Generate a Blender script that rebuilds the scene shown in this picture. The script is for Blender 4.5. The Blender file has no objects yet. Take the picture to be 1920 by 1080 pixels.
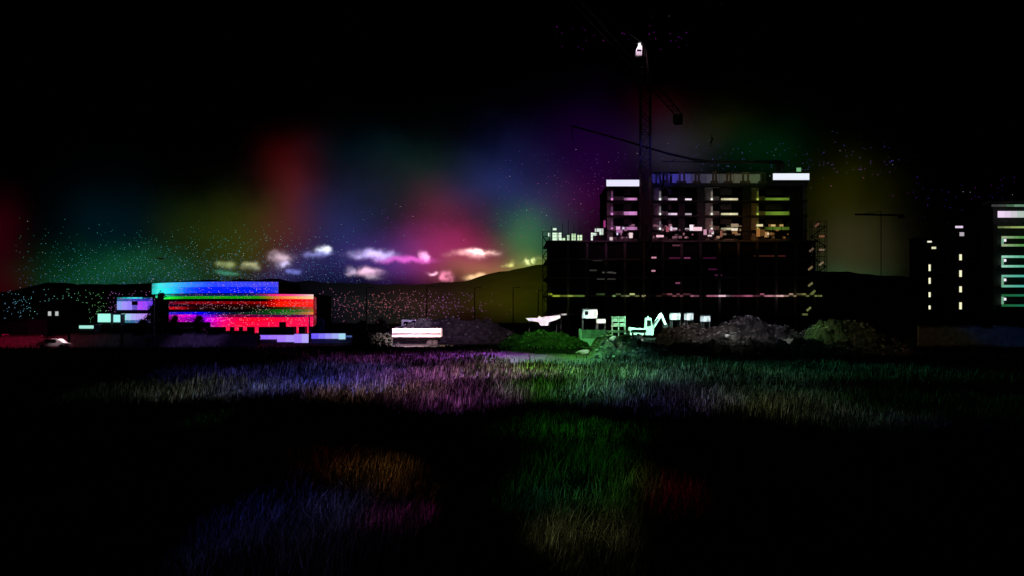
import bpy, bmesh, math, random
import numpy as np
from mathutils import Vector, Matrix, noise

random.seed(7); rng = np.random.default_rng(7)
S = bpy.context.scene
COL = S.collection
F = 1663.0; CH = 5.0; HZ = 585.0
def X(px, d): return (px - 960) / F * d
def Z(py, d): return CH + (HZ - py) / F * d
def lin(c):
    return tuple(((v/255)/12.92 if v/255 <= .04045 else ((v/255+.055)/1.055)**2.4) for v in c)

# ---------------------------------------------------------------- camera
cam = bpy.data.cameras.new('camera'); camo = bpy.data.objects.new('camera', cam); COL.objects.link(camo)
camo.location = (0, 0, CH); camo.rotation_euler = (math.pi/2, 0, 0)
cam.sensor_width = 36; cam.lens = F/1920*36; cam.shift_y = (HZ-540)/1920
cam.clip_start = .1; cam.clip_end = 9000
S.camera = camo
S.view_settings.view_transform = 'Standard'; S.view_settings.look = 'None'
S.view_settings.exposure = 0; S.view_settings.gamma = 1; S.view_settings.use_curve_mapping = False
S.render.resolution_x = 1024; S.render.resolution_y = 576
S.cycles.max_bounces = 4; S.cycles.use_denoising = True; S.cycles.denoising_prefilter = "ACCURATE"

# ---------------------------------------------------------------- world: night sky with a many coloured glow
W = bpy.data.worlds.new('World'); S.world = W; W.use_nodes = True
nt = W.node_tree; nt.nodes.clear()
def N(t, **k):
    n = nt.nodes.new(t)
    for a, v in k.items(): setattr(n, a, v)
    return n
tc = N('ShaderNodeTexCoord'); sep = N('ShaderNodeSeparateXYZ'); nt.links.new(tc.outputs['Generated'], sep.inputs[0])
ymax = N('ShaderNodeMath', operation='MAXIMUM'); nt.links.new(sep.outputs[1], ymax.inputs[0]); ymax.inputs[1].default_value = .05
du = N('ShaderNodeMath', operation='DIVIDE'); nt.links.new(sep.outputs[0], du.inputs[0]); nt.links.new(ymax.outputs[0], du.inputs[1])
dv = N('ShaderNodeMath', operation='DIVIDE'); nt.links.new(sep.outputs[2], dv.inputs[0]); nt.links.new(ymax.outputs[0], dv.inputs[1])
uv = N('ShaderNodeCombineXYZ'); nt.links.new(du.outputs[0], uv.inputs[0]); nt.links.new(dv.outputs[0], uv.inputs[1])
# slow noise that frays the edges of the glow
nz = N('ShaderNodeTexNoise'); nz.inputs['Scale'].default_value = 9; nz.inputs['Detail'].default_value = 6
nt.links.new(uv.outputs[0], nz.inputs['Vector'])
nsub = N('ShaderNodeVectorMath', operation='SUBTRACT'); nt.links.new(nz.outputs['Color'], nsub.inputs[0]); nsub.inputs[1].default_value = (.5, .5, .5)
nsc = N('ShaderNodeVectorMath', operation='MULTIPLY'); nt.links.new(nsub.outputs[0], nsc.inputs[0]); nsc.inputs[1].default_value = (.055, .07, 0)
uvn = N('ShaderNodeVectorMath', operation='ADD'); nt.links.new(uv.outputs[0], uvn.inputs[0]); nt.links.new(nsc.outputs[0], uvn.inputs[1])
# finer, stronger fray for the little clouds
nz2 = N('ShaderNodeTexNoise'); nz2.inputs['Scale'].default_value = 55; nz2.inputs['Detail'].default_value = 6
nt.links.new(uv.outputs[0], nz2.inputs['Vector'])
ns2 = N('ShaderNodeVectorMath', operation='SUBTRACT'); nt.links.new(nz2.outputs['Color'], ns2.inputs[0]); ns2.inputs[1].default_value = (.5, .5, .5)
nc2 = N('ShaderNodeVectorMath', operation='MULTIPLY'); nt.links.new(ns2.outputs[0], nc2.inputs[0]); nc2.inputs[1].default_value = (.034, .016, 0)
uvc = N('ShaderNodeVectorMath', operation='ADD'); nt.links.new(uv.outputs[0], uvc.inputs[0]); nt.links.new(nc2.outputs[0], uvc.inputs[1])
total = [None]
def add_out(sock):
    if total[0] is None: total[0] = sock; return
    a = N('ShaderNodeVectorMath', operation='ADD'); nt.links.new(total[0], a.inputs[0]); nt.links.new(sock, a.inputs[1]); total[0] = a.outputs[0]
def blob(px, py, rx, ry, col, src=uvn, p=1.0, gain=1.0):
    s = N('ShaderNodeVectorMath', operation='SUBTRACT'); nt.links.new(src.outputs[0], s.inputs[0]); s.inputs[1].default_value = ((px-960)/F, (HZ-py)/F, 0)
    m = N('ShaderNodeVectorMath', operation='MULTIPLY'); nt.links.new(s.outputs[0], m.inputs[0]); m.inputs[1].default_value = (F/rx, F/ry, 0)
    d = N('ShaderNodeVectorMath', operation='DOT_PRODUCT'); nt.links.new(m.outputs[0], d.inputs[0]); nt.links.new(m.outputs[0], d.inputs[1])
    q = d.outputs['Value']
    if p != 1:
        pw = N('ShaderNodeMath', operation='POWER'); nt.links.new(q, pw.inputs[0]); pw.inputs[1].default_value = p; q = pw.outputs[0]
    ng = N('ShaderNodeMath', operation='MULTIPLY'); nt.links.new(q, ng.inputs[0]); ng.inputs[1].default_value = -1
    e = N('ShaderNodeMath', operation='EXPONENT'); nt.links.new(ng.outputs[0], e.inputs[0])
    sc = N('ShaderNodeVectorMath', operation='SCALE'); sc.inputs[0].default_value = tuple(v*gain for v in lin(col)); nt.links.new(e.outputs[0], sc.inputs['Scale'])
    add_out(sc.outputs[0])
for b in [(215,425,95,70,(0,19,26)), (195,512,105,42,(12,62,34)), (330,515,80,42,(16,52,30)), (360,425,65,62,(20,30,4)),
          (445,448,65,60,(42,48,10)), (555,300,50,50,(38,0,0)), (548,365,48,50,(58,10,6)), (530,440,60,60,(66,24,18)), (690,290,100,50,(0,11,18)), (760,390,190,75,(20,21,27)),
          (640,440,75,70,(28,34,80)), (790,330,80,60,(10,24,16)), (560,505,60,32,(30,32,78)), (740,480,80,38,(62,40,112)),
          (825,402,56,46,(78,18,36)), (850,475,85,40,(146,34,78)), (930,360,80,60,(26,34,78)), (985,455,55,48,(40,98,48)),
          (905,505,60,22,(120,88,48)), (1000,500,50,22,(110,116,48)), (1100,290,90,85,(24,0,42)), (1090,390,60,60,(42,0,32)),
          (1235,200,55,38,(24,0,2)), (1260,275,75,50,(34,30,44)), (1335,235,70,42,(15,18,0)), (1430,285,75,45,(0,24,7)),
          (1580,375,75,65,(26,26,0)), (1600,470,75,60,(44,42,24)), (1585,515,60,25,(24,56,32)), (0,430,45,60,(36,0,8)),
          (0,540,60,60,(38,0,6)), (1020,400,60,60,(32,32,60)), (960,300,80,55,(10,14,44))]:
    blob(*b)
for c in [(608,470,13,6,(235,240,255)), (600,476,24,6,(110,110,170)), (702,477,30,8,(214,196,255)), (760,486,48,6,(190,80,170)),
          (793,478,9,8,(255,180,235)), (527,483,18,8,(190,165,180)), (530,496,13,6,(190,180,220)), (472,496,12,6,(150,150,110)),
          (425,496,14,6,(130,140,90)), (890,473,32,7,(255,190,190)), (902,472,22,4,(255,225,205)), (688,510,22,7,(240,190,215)),
          (655,508,8,8,(170,150,175)), (698,520,14,5,(150,130,140)), (834,518,10,9,(230,130,165)), (808,510,9,3,(255,190,220)),
          (893,518,18,6,(230,190,140)), (955,494,9,5,(190,190,110)), (988,490,8,4,(210,215,150)), (1006,486,5,4,(215,225,150)),
          (552,510,12,5,(95,100,170)), (430,512,18,5,(45,110,85))]:
    blob(*c, src=uvc, p=1.25, gain=1.25)
sky = N('ShaderNodeTexSky', sky_type='NISHITA'); sky.sun_disc = False
sky.sun_elevation = math.radians(-12); sky.sun_rotation = math.radians(10)
skys = N('ShaderNodeVectorMath', operation='SCALE'); nt.links.new(sky.outputs[0], skys.inputs[0]); skys.inputs['Scale'].default_value = .0004
bg = N('ShaderNodeBackground'); bg.inputs['Strength'].default_value = 1
add_out(skys.outputs[0])
nt.links.new(total[0], bg.inputs['Color'])
wo = N('ShaderNodeOutputWorld'); nt.links.new(bg.outputs[0], wo.inputs['Surface'])
# a very faint moon
sun = bpy.data.lights.new('moon', 'SUN'); sun.energy = .004; sun.angle = math.radians(.5); sun.color = (.8, .85, 1)
suno = bpy.data.objects.new('moon', sun); COL.objects.link(suno); suno.rotation_euler = (math.radians(50), 0, math.radians(-25))

# ---------------------------------------------------------------- materials
def mat_new(name):
    m = bpy.data.materials.new(name); m.use_nodes = True; return m, m.node_tree, m.node_tree.nodes['Principled BSDF']
def mat(name, col, rough=.8, metal=0, var=.35, scale=1.5, bump=.0):
    m, t, b = mat_new(name)
    b.inputs['Roughness'].default_value = rough; b.inputs['Metallic'].default_value = metal
    c = t.nodes.new('ShaderNodeTexCoord'); n = t.nodes.new('ShaderNodeTexNoise'); n.inputs['Scale'].default_value = scale; n.inputs['Detail'].default_value = 8
    g = t.nodes.new('ShaderNodeNewGeometry'); t.links.new(g.outputs['Position'], n.inputs['Vector'])
    r = t.nodes.new('ShaderNodeValToRGB'); r.color_ramp.elements[0].position = .3; r.color_ramp.elements[1].position = .7
    r.color_ramp.elements[0].color = (*[v*(1-var) for v in col], 1); r.color_ramp.elements[1].color = (*[min(1, v*(1+var)) for v in col], 1)
    t.links.new(n.outputs[0], r.inputs[0]); t.links.new(r.outputs[0], b.inputs['Base Color'])
    if bump:
        bp = t.nodes.new('ShaderNodeBump'); bp.inputs['Strength'].default_value = bump; bp.inputs['Distance'].default_value = .2
        t.links.new(n.outputs[0], bp.inputs['Height']); t.links.new(bp.outputs[0], b.inputs['Normal'])
    return m
M = {}
M['concrete'] = mat('concrete', (.28, .27, .25), .85)
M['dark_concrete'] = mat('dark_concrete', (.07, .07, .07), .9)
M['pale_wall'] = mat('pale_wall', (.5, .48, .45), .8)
M['dark_glass'] = mat('dark_glass', (.012, .013, .015), .15, var=.1)
M['mesh'] = mat('safety_mesh', (.02, .022, .02), .95)
M['steel'] = mat('steel', (.08, .08, .08), .5, .6)
M['crane'] = mat('crane_paint', (.035, .02, .02), .5, .2)
M['white'] = mat('white_paint', (.8, .8, .8), .4, var=.05, scale=.8)
M['rubber'] = mat('rubber', (.02, .02, .02), .8)
M['asphalt'] = mat('asphalt', (.05, .05, .05), .9)
M['dirt'] = mat('dirt', (.075, .065, .055), .95, scale=.9, bump=.5, var=.6)
M['heap'] = mat('heap_earth', (.10, .095, .08), .95, scale=1.3, bump=.9, var=.7)
M['stone'] = mat('pale_stone', (.5, .49, .46), .9)
M['soil'] = mat('soil', (.035, .032, .022), 1, scale=.3, var=.5)
M['hill'] = mat('hill_scrub', (.06, .065, .04), 1, scale=.02, var=.5)
M['bark'] = mat('bark', (.05, .035, .025), .9)
M['leaf'] = mat('leaf', (.035, .055, .025), .8)
M['tarp'] = mat('tarpaulin', (.75, .75, .72), .6, var=.1)
M['yellow'] = mat('machine_paint', (.45, .5, .42), .5, var=.2)
M['timber'] = mat('timber', (.16, .1, .06), .8)
def emis(name, strength, speckle=False):
    m, t, b = mat_new(name); t.nodes.remove(b)
    o = t.nodes['Material Output']; e = t.nodes.new('ShaderNodeEmission'); oi = t.nodes.new('ShaderNodeObjectInfo')
    e.inputs['Strength'].default_value = strength
    if speckle:      # sensor speckle added as paler glowing dots
        g = t.nodes.new('ShaderNodeNewGeometry'); v = t.nodes.new('ShaderNodeTexVoronoi'); v.inputs['Scale'].default_value = 5.2
        t.links.new(g.outputs['Position'], v.inputs['Vector'])
        s = t.nodes.new('ShaderNodeSeparateColor'); t.links.new(v.outputs['Color'], s.inputs[0])
        a = t.nodes.new('ShaderNodeMath'); a.operation = 'GREATER_THAN'; a.inputs[1].default_value = .70; t.links.new(s.outputs[0], a.inputs[0])
        d = t.nodes.new('ShaderNodeMath'); d.operation = 'LESS_THAN'; d.inputs[1].default_value = .29; t.links.new(v.outputs['Distance'], d.inputs[0])
        k = t.nodes.new('ShaderNodeMath'); k.operation = 'MULTIPLY'; t.links.new(a.outputs[0], k.inputs[0]); t.links.new(d.outputs[0], k.inputs[1])
        x = t.nodes.new('ShaderNodeMix'); x.data_type = 'RGBA'; t.links.new(k.outputs[0], x.inputs['Factor'])
        t.links.new(oi.outputs['Color'], x.inputs['A']); x.inputs['B'].default_value = (.55, .3, .38, 1)
        t.links.new(x.outputs['Result'], e.inputs['Color'])
    else: t.links.new(oi.outputs['Color'], e.inputs['Color'])
    t.links.new(e.outputs[0], o.inputs['Surface']); return m
M['led'] = emis('led_panel', 1.0, True)  # self-glowing wall colour, standing in for light on the walls
M['lit'] = emis('lit_strip', 1.0)
M['lamp'] = emis('lamp_glow', 1.6)

# ---------------------------------------------------------------- helpers
def link(name, me, parent=None):
    o = bpy.data.objects.new(name, me); COL.objects.link(o)
    if parent is not None: o.parent = parent; o.matrix_parent_inverse = Matrix.Translation(parent.location).inverted()
    return o
def tag(o, label=None, cat=None, group=None, kind=None):
    if label: o['label'] = label
    if cat: o['category'] = cat
    if group: o['group'] = group
    if kind: o['kind'] = kind
    return o
def thing(name, label, cat, loc, group=None):
    o = bpy.data.objects.new(name, None); COL.objects.link(o); o.location = loc; o.empty_display_size = .5
    return tag(o, label, cat, group)
CUBES = {}
def cube(mk):
    if mk not in CUBES:
        bm = bmesh.new(); bmesh.ops.create_cube(bm, size=1)
        me = bpy.data.meshes.new('box_' + mk); bm.to_mesh(me); bm.free(); me.materials.append(M[mk]); CUBES[mk] = me
    return CUBES[mk]
def box(name, mk, p, x0, x1, y0, y1, z0, z1, col=None, rot=None):
    o = link(name, cube(mk), p); o.location = ((x0+x1)/2, (y0+y1)/2, (z0+z1)/2); o.scale = (abs(x1-x0), abs(y1-y0), abs(z1-z0))
    if rot: o.rotation_euler = rot
    if col is not None: o.color = (*col, 1)
    return o
def bar(name, mk, p, a, b, r):
    a, b = Vector(a), Vector(b); d = b-a
    o = link(name, cube(mk), p); o.location = (a+b)/2; o.scale = (r, r, d.length)
    o.rotation_euler = d.to_track_quat('Z', 'Y').to_euler(); return o
class MB:
    def __init__(s): s.bm = bmesh.new()
    def bar(s, a, b, r):
        a, b = Vector(a), Vector(b); d = b-a
        m = Matrix.Translation((a+b)/2) @ d.to_track_quat('Z', 'Y').to_matrix().to_4x4() @ Matrix.Diagonal((r, r, d.length, 1))
        bmesh.ops.create_cube(s.bm, size=1, matrix=m)
    def box(s, x0, x1, y0, y1, z0, z1):
        bmesh.ops.create_cube(s.bm, size=1, matrix=Matrix.Translation(((x0+x1)/2, (y0+y1)/2, (z0+z1)/2)) @ Matrix.Diagonal((x1-x0, y1-y0, z1-z0, 1)))
    def cyl(s, c, r, h, axis='X', seg=14):
        R = {'X': Matrix.Rotation(math.pi/2, 4, 'Y'), 'Y': Matrix.Rotation(math.pi/2, 4, 'X'), 'Z': Matrix.Identity(4)}[axis]
        bmesh.ops.create_cone(s.bm, cap_ends=True, segments=seg, radius1=r, radius2=r, depth=h, matrix=Matrix.Translation(c) @ R)
    def prism(s, pts, y0, y1):      # outline in x,z, extruded along y
        a = [s.bm.verts.new((x, y0, z)) for x, z in pts]; b = [s.bm.verts.new((x, y1, z)) for x, z in pts]
        n = len(pts); s.bm.faces.new(a); s.bm.faces.new(b[::-1])
        for i in range(n): s.bm.faces.new((a[i], b[i], b[(i+1) % n], a[(i+1) % n]))
    def build(s, name, mk, p=None, bevel=0):
        if bevel: bmesh.ops.bevel(s.bm, geom=s.bm.edges[:], offset=bevel, segments=2, affect='EDGES')
        bmesh.ops.recalc_face_normals(s.bm, faces=s.bm.faces)
        me = bpy.data.meshes.new(name); s.bm.to_mesh(me); s.bm.free(); me.materials.append(M[mk]); return link(name, me, p)
def ramp(stops, x):
    if x <= stops[0][0]: return lin(stops[0][1])
    for (a, ca), (b, cb) in zip(stops, stops[1:]):
        if x <= b:
            t = (x-a)/(b-a); return lin(tuple(u*(1-t)+v*t for u, v in zip(ca, cb)))
    return lin(stops[-1][1])

# ---------------------------------------------------------------- ground, road, hills
def ground_z(x, y):
    return .35*noise.noise((x*.05, y*.05, 0)) + .12*noise.noise((x*.2, y*.2, 5)) - .2*max(0, 1-abs(y-33)/20) if y < 118 else 0.0
def ground_np(x, y):   # the same relief, cheap, from a grid
    return G(x, y)
gx = np.linspace(-90, 110, 201); gy = np.linspace(4, 118, 115)
GZ = np.array([[ground_z(a, b)*min(1, (118-b)/8) for a in gx] for b in gy])
def G(x, y):
    i = np.clip((x-gx[0])/(gx[1]-gx[0]), 0, len(gx)-1.001); j = np.clip((y-gy[0])/(gy[1]-gy[0]), 0, len(gy)-1.001)
    i0 = i.astype(int); j0 = j.astype(int); fi = i-i0; fj = j-j0
    return GZ[j0, i0]*(1-fi)*(1-fj)+GZ[j0, i0+1]*fi*(1-fj)+GZ[j0+1, i0]*(1-fi)*fj+GZ[j0+1, i0+1]*fi*fj
def grid_mesh(name, xs, ys, zf, mk, parent=None, smooth=True):
    nx, ny = len(xs), len(ys)
    v = [(a, b, zf(i, j)) for j, b in enumerate(ys) for i, a in enumerate(xs)]
    f = [(j*nx+i, j*nx+i+1, (j+1)*nx+i+1, (j+1)*nx+i) for j in range(ny-1) for i in range(nx-1)]
    me = bpy.data.meshes.new(name); me.from_pydata(v, [], f); me.materials.append(M[mk])
    if smooth: me.shade_smooth()
    return link(name, me, parent)
tag(grid_mesh('field', gx, gy, lambda i, j: float(GZ[j, i]), 'soil'), kind='structure')
b = MB(); b.box(-4000, 4000, -4000, 5000, -3, -.9); tag(b.build('ground', 'soil'), kind='structure')
b = MB(); b.box(-400, 400, 118, 420, -.9, 0); tag(b.build('site_yard', 'dirt'), kind='structure')
b = MB(); b.box(-300, -10, 127, 137, .001, .02); tag(b.build('road', 'asphalt'), kind='structure')
b = MB(); b.box(-300, -10, 137.02, 140, 0, .14); tag(b.build('pavement', 'dark_concrete'), kind='structure')
b = MB(); b.box(66, 300, 122, 130, .001, .02); tag(b.build('road', 'asphalt'), kind='structure')
def hill(pts, d0, depth, name='hill'):
    xs = np.linspace(pts[0][0], pts[-1][0], 160)
    tops = np.interp(xs, [p[0] for p in pts], [p[1] for p in pts])
    ys = [0, .15, .3, .45, .6, .8, 1.0, 1.5]; prof = [0, .25, .5, .7, .88, .97, 1, .6]
    v = []; n = len(xs)
    for t, pr in zip(ys, prof):
        for i, px in enumerate(xs):
            d = d0 + depth*t; hz = Z(tops[i], d0+depth) * pr
            hz += 1.8*noise.noise((px*.03, t*3, 1))*(pr > 0); 
            if pr == 1: hz += 1.0*noise.noise((px*.25, 3, 1))
            v.append((X(px, d), d, max(hz, -1)))
    f = [(j*n+i, j*n+i+1, (j+1)*n+i+1, (j+1)*n+i) for j in range(len(ys)-1) for i in range(n-1)]
    me = bpy.data.meshes.new(name); me.from_pydata(v, [], f); me.materials.append(M['hill']); me.shade_smooth()
    return tag(link(name, me), kind='structure')
hill([(-500, 560), (0, 552), (90, 532), (200, 535), (300, 533), (420, 528), (520, 527), (620, 532), (700, 536), (780, 537), (870, 530), (940, 514), (1030, 496), (1150, 480), (1300, 500)], 420, 300)
hill([(1250, 530), (1450, 510), (1545, 511), (1585, 511), (1640, 519), (1720, 524), (1900, 530), (2300, 520)], 500, 300)

xs_ = np.linspace(-9, 15, 60); ys_ = np.linspace(84, 118, 40)
tag(grid_mesh('dirt_track', xs_, ys_, lambda i, j: float(G(xs_[i], ys_[j]))+.03+.12*max(0, noise.noise((xs_[i]*.8, ys_[j]*.5, 2)))*min(1, i/4, (59-i)/4, j/4, (39-j)/4)-(.06 if min(i, j, 59-i) == 0 else 0), 'dirt'), kind='structure')
# sensor speckle added over the dark hillside: one scatter of tiny glowing dots
def specks(name, pts, size):
    v = []; f = []; c = []
    for (x, y, z, s, col) in pts:
        k = len(v); s *= size
        v += [(x-s, y, z-s), (x+s, y, z-s), (x+s, y, z+s), (x-s, y, z+s), (x, y+s, z)]
        f += [(k, k+1, k+2, k+3), (k, k+1, k+4), (k+1, k+2, k+4), (k+2, k+3, k+4), (k+3, k, k+4)]; c += [col]*5
    me = bpy.data.meshes.new(name); me.from_pydata(v, [], f)
    at = me.color_attributes.new('Col', 'FLOAT_COLOR', 'POINT'); at.data.foreach_set('color', np.array([(*q, 1) for q in c], dtype=np.float32).ravel())
    if 'speck' not in M:
        m, t, bb = mat_new('far_light'); t.nodes.remove(bb); e = t.nodes.new('ShaderNodeEmission'); a = t.nodes.new('ShaderNodeVertexColor'); a.layer_name = 'Col'
        t.links.new(a.outputs[0], e.inputs[0]); t.links.new(e.outputs[0], t.nodes['Material Output'].inputs[0]); M['speck'] = m
    me.materials.append(M['speck']); return link(name, me)
def hue(h, s=.6, v=1):
    import colorsys; return tuple(q**2.2 for q in colorsys.hsv_to_rgb(h % 1, s, v))
sky_speckle = []  # sensor speckle, added as glowing dots in the sky
def speckle_field(n, x0, x1, y0, y1, hx, sat, dens=None, s=.8):
    for _ in range(n):
        for _t in range(20):
            px = random.uniform(x0, x1); py = random.uniform(y0, y1)
            if dens is None or random.random() < dens(px, py): break
        d = 4000; h = hx(px, py)
        sky_speckle.append((X(px, d), d, Z(py, d), s*random.uniform(.7, 1.2), (.8, .8, .8) if random.random() < .06 else hue(h, sat, random.uniform(.55, .9))))
def soft(cx_, cy_, rx_, ry_): return lambda x, y: math.exp(-((x-cx_)/rx_)**2-((y-cy_)/ry_)**2)
speckle_field(3000, 30, 760, 400, 545, lambda x, y: .45+.16*(y-430)/110, .6, lambda x, y: ((y-400)/145)**2.2*math.exp(-((x-380)/260)**2))
speckle_field(260, 640, 1020, 380, 500, lambda x, y: .72+.25*(x-640)/380, .7)
speckle_field(230, 930, 1200, 280, 440, lambda x, y: .70 if y < 330 else (.85 if y < 390 else .38), .55)
speckle_field(130, 1200, 1530, 262, 350, lambda x, y: .64+.1*random.random(), .5, soft(1360, 310, 200, 45))
speckle_field(70, 1480, 1740, 245, 355, lambda x, y: .66+.14*(y-265)/70, .5, soft(1600, 300, 85, 35))
speckle_field(60, 1640, 2050, 300, 420, lambda x, y: .72+.08*random.random(), .75, soft(1820, 365, 130, 25))
speckle_field(30, 1040, 1300, 48, 100, lambda x, y: .83, .95, s=.9)
speckle_field(500, -2500, 4500, -2200, 40, lambda x, y: random.random(), .4, s=.6)
tag(specks('stars', sky_speckle, .95), kind='stuff')
hill_speckle = []
for _ in range(1300):
    px = random.gauss(250, 170) if random.random() < .62 else random.gauss(740, 90)
    py = random.gauss(572, 15); d = 418-random.uniform(0, 3)
    if px < 5 or py > 612 or py < 540: continue
    if 212 < px < 600 and py > 500 and random.random() < .3: continue
    h = .58-.25*(px/200) if px < 200 else .9+.1*math.sin(px*.02)
    hill_speckle.append((X(px, d), d, max(.2, Z(py, d)), random.uniform(.7, 1), hue(h, .45, .9)))
tag(specks('hillside_lights', hill_speckle, .105), 'tiny scattered lights of far houses across the dark hillside', None, None, 'stuff')

# ---------------------------------------------------------------- grass
def grass():
    n = 460000
    # even in the picture: pick by view angle
    t = rng.random(n)
    py = 640 + (1150-640)*t**1.15
    d = CH*F/(py-HZ); d = d*(1+.06*rng.standard_normal(n)); d = np.clip(d, 11.5, 117)
    px = rng.uniform(-60, 1980, n)
    x = (px-960)/F*d; y = d
    keep = np.ones(n, bool)
    for (a, c, d0, d1) in [(1105, 1258, 94, 104), (1226, 1346, 107.5, 118), (1295, 1515, 105, 118), (1496, 1690, 100.5, 111)]:
        m0 = (a+c)/2; keep &= ((x/y*F+960-m0)/((c-a)/2))**2+((y-(d0+d1)/2)/((d1-d0)/2))**2 > .8
    keep &= ~((np.abs(x/y*F+960-1035-18*np.sin(y*.3)) < 95) & (y > 84+4*np.sin(x*.8)) & (rng.random(n) < .93))
    keep &= ~((y > 100) & (px < 560+0*px) & (rng.random(n) < .8))
    x, y, px, d = x[keep], y[keep], px[keep], d[keep]; n = len(x)
    # clumps
    cx = np.round(x*1.3+.35*np.sin(y*3.1))/1.3; x = x + (cx-x)*.35*rng.random(n)
    tall = .55+.35*np.sin(x*.55+1.3*np.sin(y*.21))*np.sin(y*.33+.7*np.sin(x*.3))
    h = (.22+.85*rng.random(n)**1.6)*(.45+.95*tall); h *= np.clip(d/14, .75, 1.0)
    w = .007+.00030*d*(.6+.8*rng.random(n)); h *= np.where(d > 35, .8, 1)
    z = G(x, y)
    a = rng.uniform(0, 2*np.pi, n); lean = rng.normal(0, .3, n)*h; la = rng.uniform(0, 2*np.pi, n)
    lx = lean*np.cos(la)+.12*h; ly = lean*np.sin(la)
    dx = np.cos(a)*w; dy = np.sin(a)*w*.5
    V = np.zeros((n, 5, 3), np.float32)
    V[:, 0] = np.stack([x-dx, y-dy, z-.05], 1); V[:, 1] = np.stack([x+dx, y+dy, z-.05], 1)
    V[:, 2] = np.stack([x+lx*.4+dx*.75, y+ly*.4+dy*.75, z+h*.6], 1); V[:, 3] = np.stack([x+lx*.4-dx*.75, y+ly*.4-dy*.75, z+h*.6], 1)
    V[:, 4] = np.stack([x+lx, y+ly, z+h*.95], 1)
    base = (np.arange(n)*5)[:, None]
    loops = np.concatenate([base+np.array([0, 1, 2, 3]), base+np.array([3, 2, 4])], 1).ravel().astype(np.int32)
    me = bpy.data.meshes.new('grass'); me.vertices.add(n*5); me.vertices.foreach_set('co', V.ravel())
    me.loops.add(len(loops)); me.loops.foreach_set('vertex_index', loops)
    me.polygons.add(n*2); st = (np.arange(n)*7)[:, None]+np.array([0, 4]); me.polygons.foreach_set('loop_start', st.ravel().astype(np.int32))
    me.update(calc_edges=True); me.validate()
    at = me.color_attributes.new('Col', 'FLOAT_COLOR', 'POINT')
    k = rng.random(n); patch = .5+.5*np.sin(x*.4+2*np.sin(y*.17)); cl = np.sin(x*2.1+1.7*np.sin(y*.9))*np.sin(y*.8+x*.9); br = (.08+3.0*rng.random(n)**4)*(.45+.8*patch)*(.75+.55*cl)
    c = np.stack([.13+.10*k, .13+.06*k, .06+.05*k, np.ones(n)], 1); c[:, :3] *= br[:, None]
    at.data.foreach_set('color', np.repeat(c, 5, 0).astype(np.float32).ravel())
    m, tt, bb = mat_new('grass'); tt.nodes.remove(bb); vc = tt.nodes.new('ShaderNodeVertexColor'); vc.layer_name = 'Col'
    df = tt.nodes.new('ShaderNodeBsdfDiffuse'); tr = tt.nodes.new('ShaderNodeBsdfTranslucent'); mx = tt.nodes.new('ShaderNodeMixShader'); mx.inputs[0].default_value = .45
    for q in (df, tr): tt.links.new(vc.outputs[0], q.inputs[0])
    tt.links.new(df.outputs[0], mx.inputs[1]); tt.links.new(tr.outputs[0], mx.inputs[2]); tt.links.new(mx.outputs[0], tt.nodes['Material Output'].inputs[0])
    me.materials.append(m); return tag(link('grass', me), 'tall dry grass covering the field in front of the building site', None, None, 'stuff')
grass()

# ---------------------------------------------------------------- unfinished building with tower block
D = 178.0
bx = lambda px: X(px, D)
bz = lambda py: Z(py, D)
B = thing('unfinished_building', 'big unfinished concrete building with a stepped upper block behind the earth heaps', 'building', (bx(1280), D+10, 0))
GX = [(1030, (150, 170, 40)), (1060, (190, 200, 90)), (1100, (70, 110, 50)), (1150, (130, 160, 100)), (1200, (190, 190, 130)), (1240, (90, 50, 50)), (1300, (150, 90, 110)), (1340, (190, 110, 140)), (1360, (255, 235, 245)), (1375, (140, 70, 95)), (1430, (170, 95, 115)), (1460, (240, 190, 190)), (1500, (110, 105, 60)), (1530, (100, 110, 60))]
pod_z = [0, bz(588), bz(553), bz(519), bz(485), bz(451)]
for i, z in enumerate(pod_z[1:]):
    box('floor_slab', 'concrete', B, bx(1025), bx(1532), D-.4, D+20, z-.32, z)
pcols = np.linspace(1030, 1527, 15)
for k, px in enumerate(pcols):
    for a, c in zip(pod_z, pod_z[1:]): box('column', 'concrete', B, bx(px)-.25, bx(px)+.25, D, D+.5, a, c-.33)
for k in range(14):
    for l in range(5):
        box('mesh_panel', 'mesh', B, bx(pcols[k])+.27, bx(pcols[k+1])-.27, D+.9, D+1.0, pod_z[l]+.02, pod_z[l+1]-.34)
box('core_wall', 'dark_concrete', B, bx(1030), bx(1527), D+12, D+12.3, 0, pod_z[5]-.4)
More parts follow.
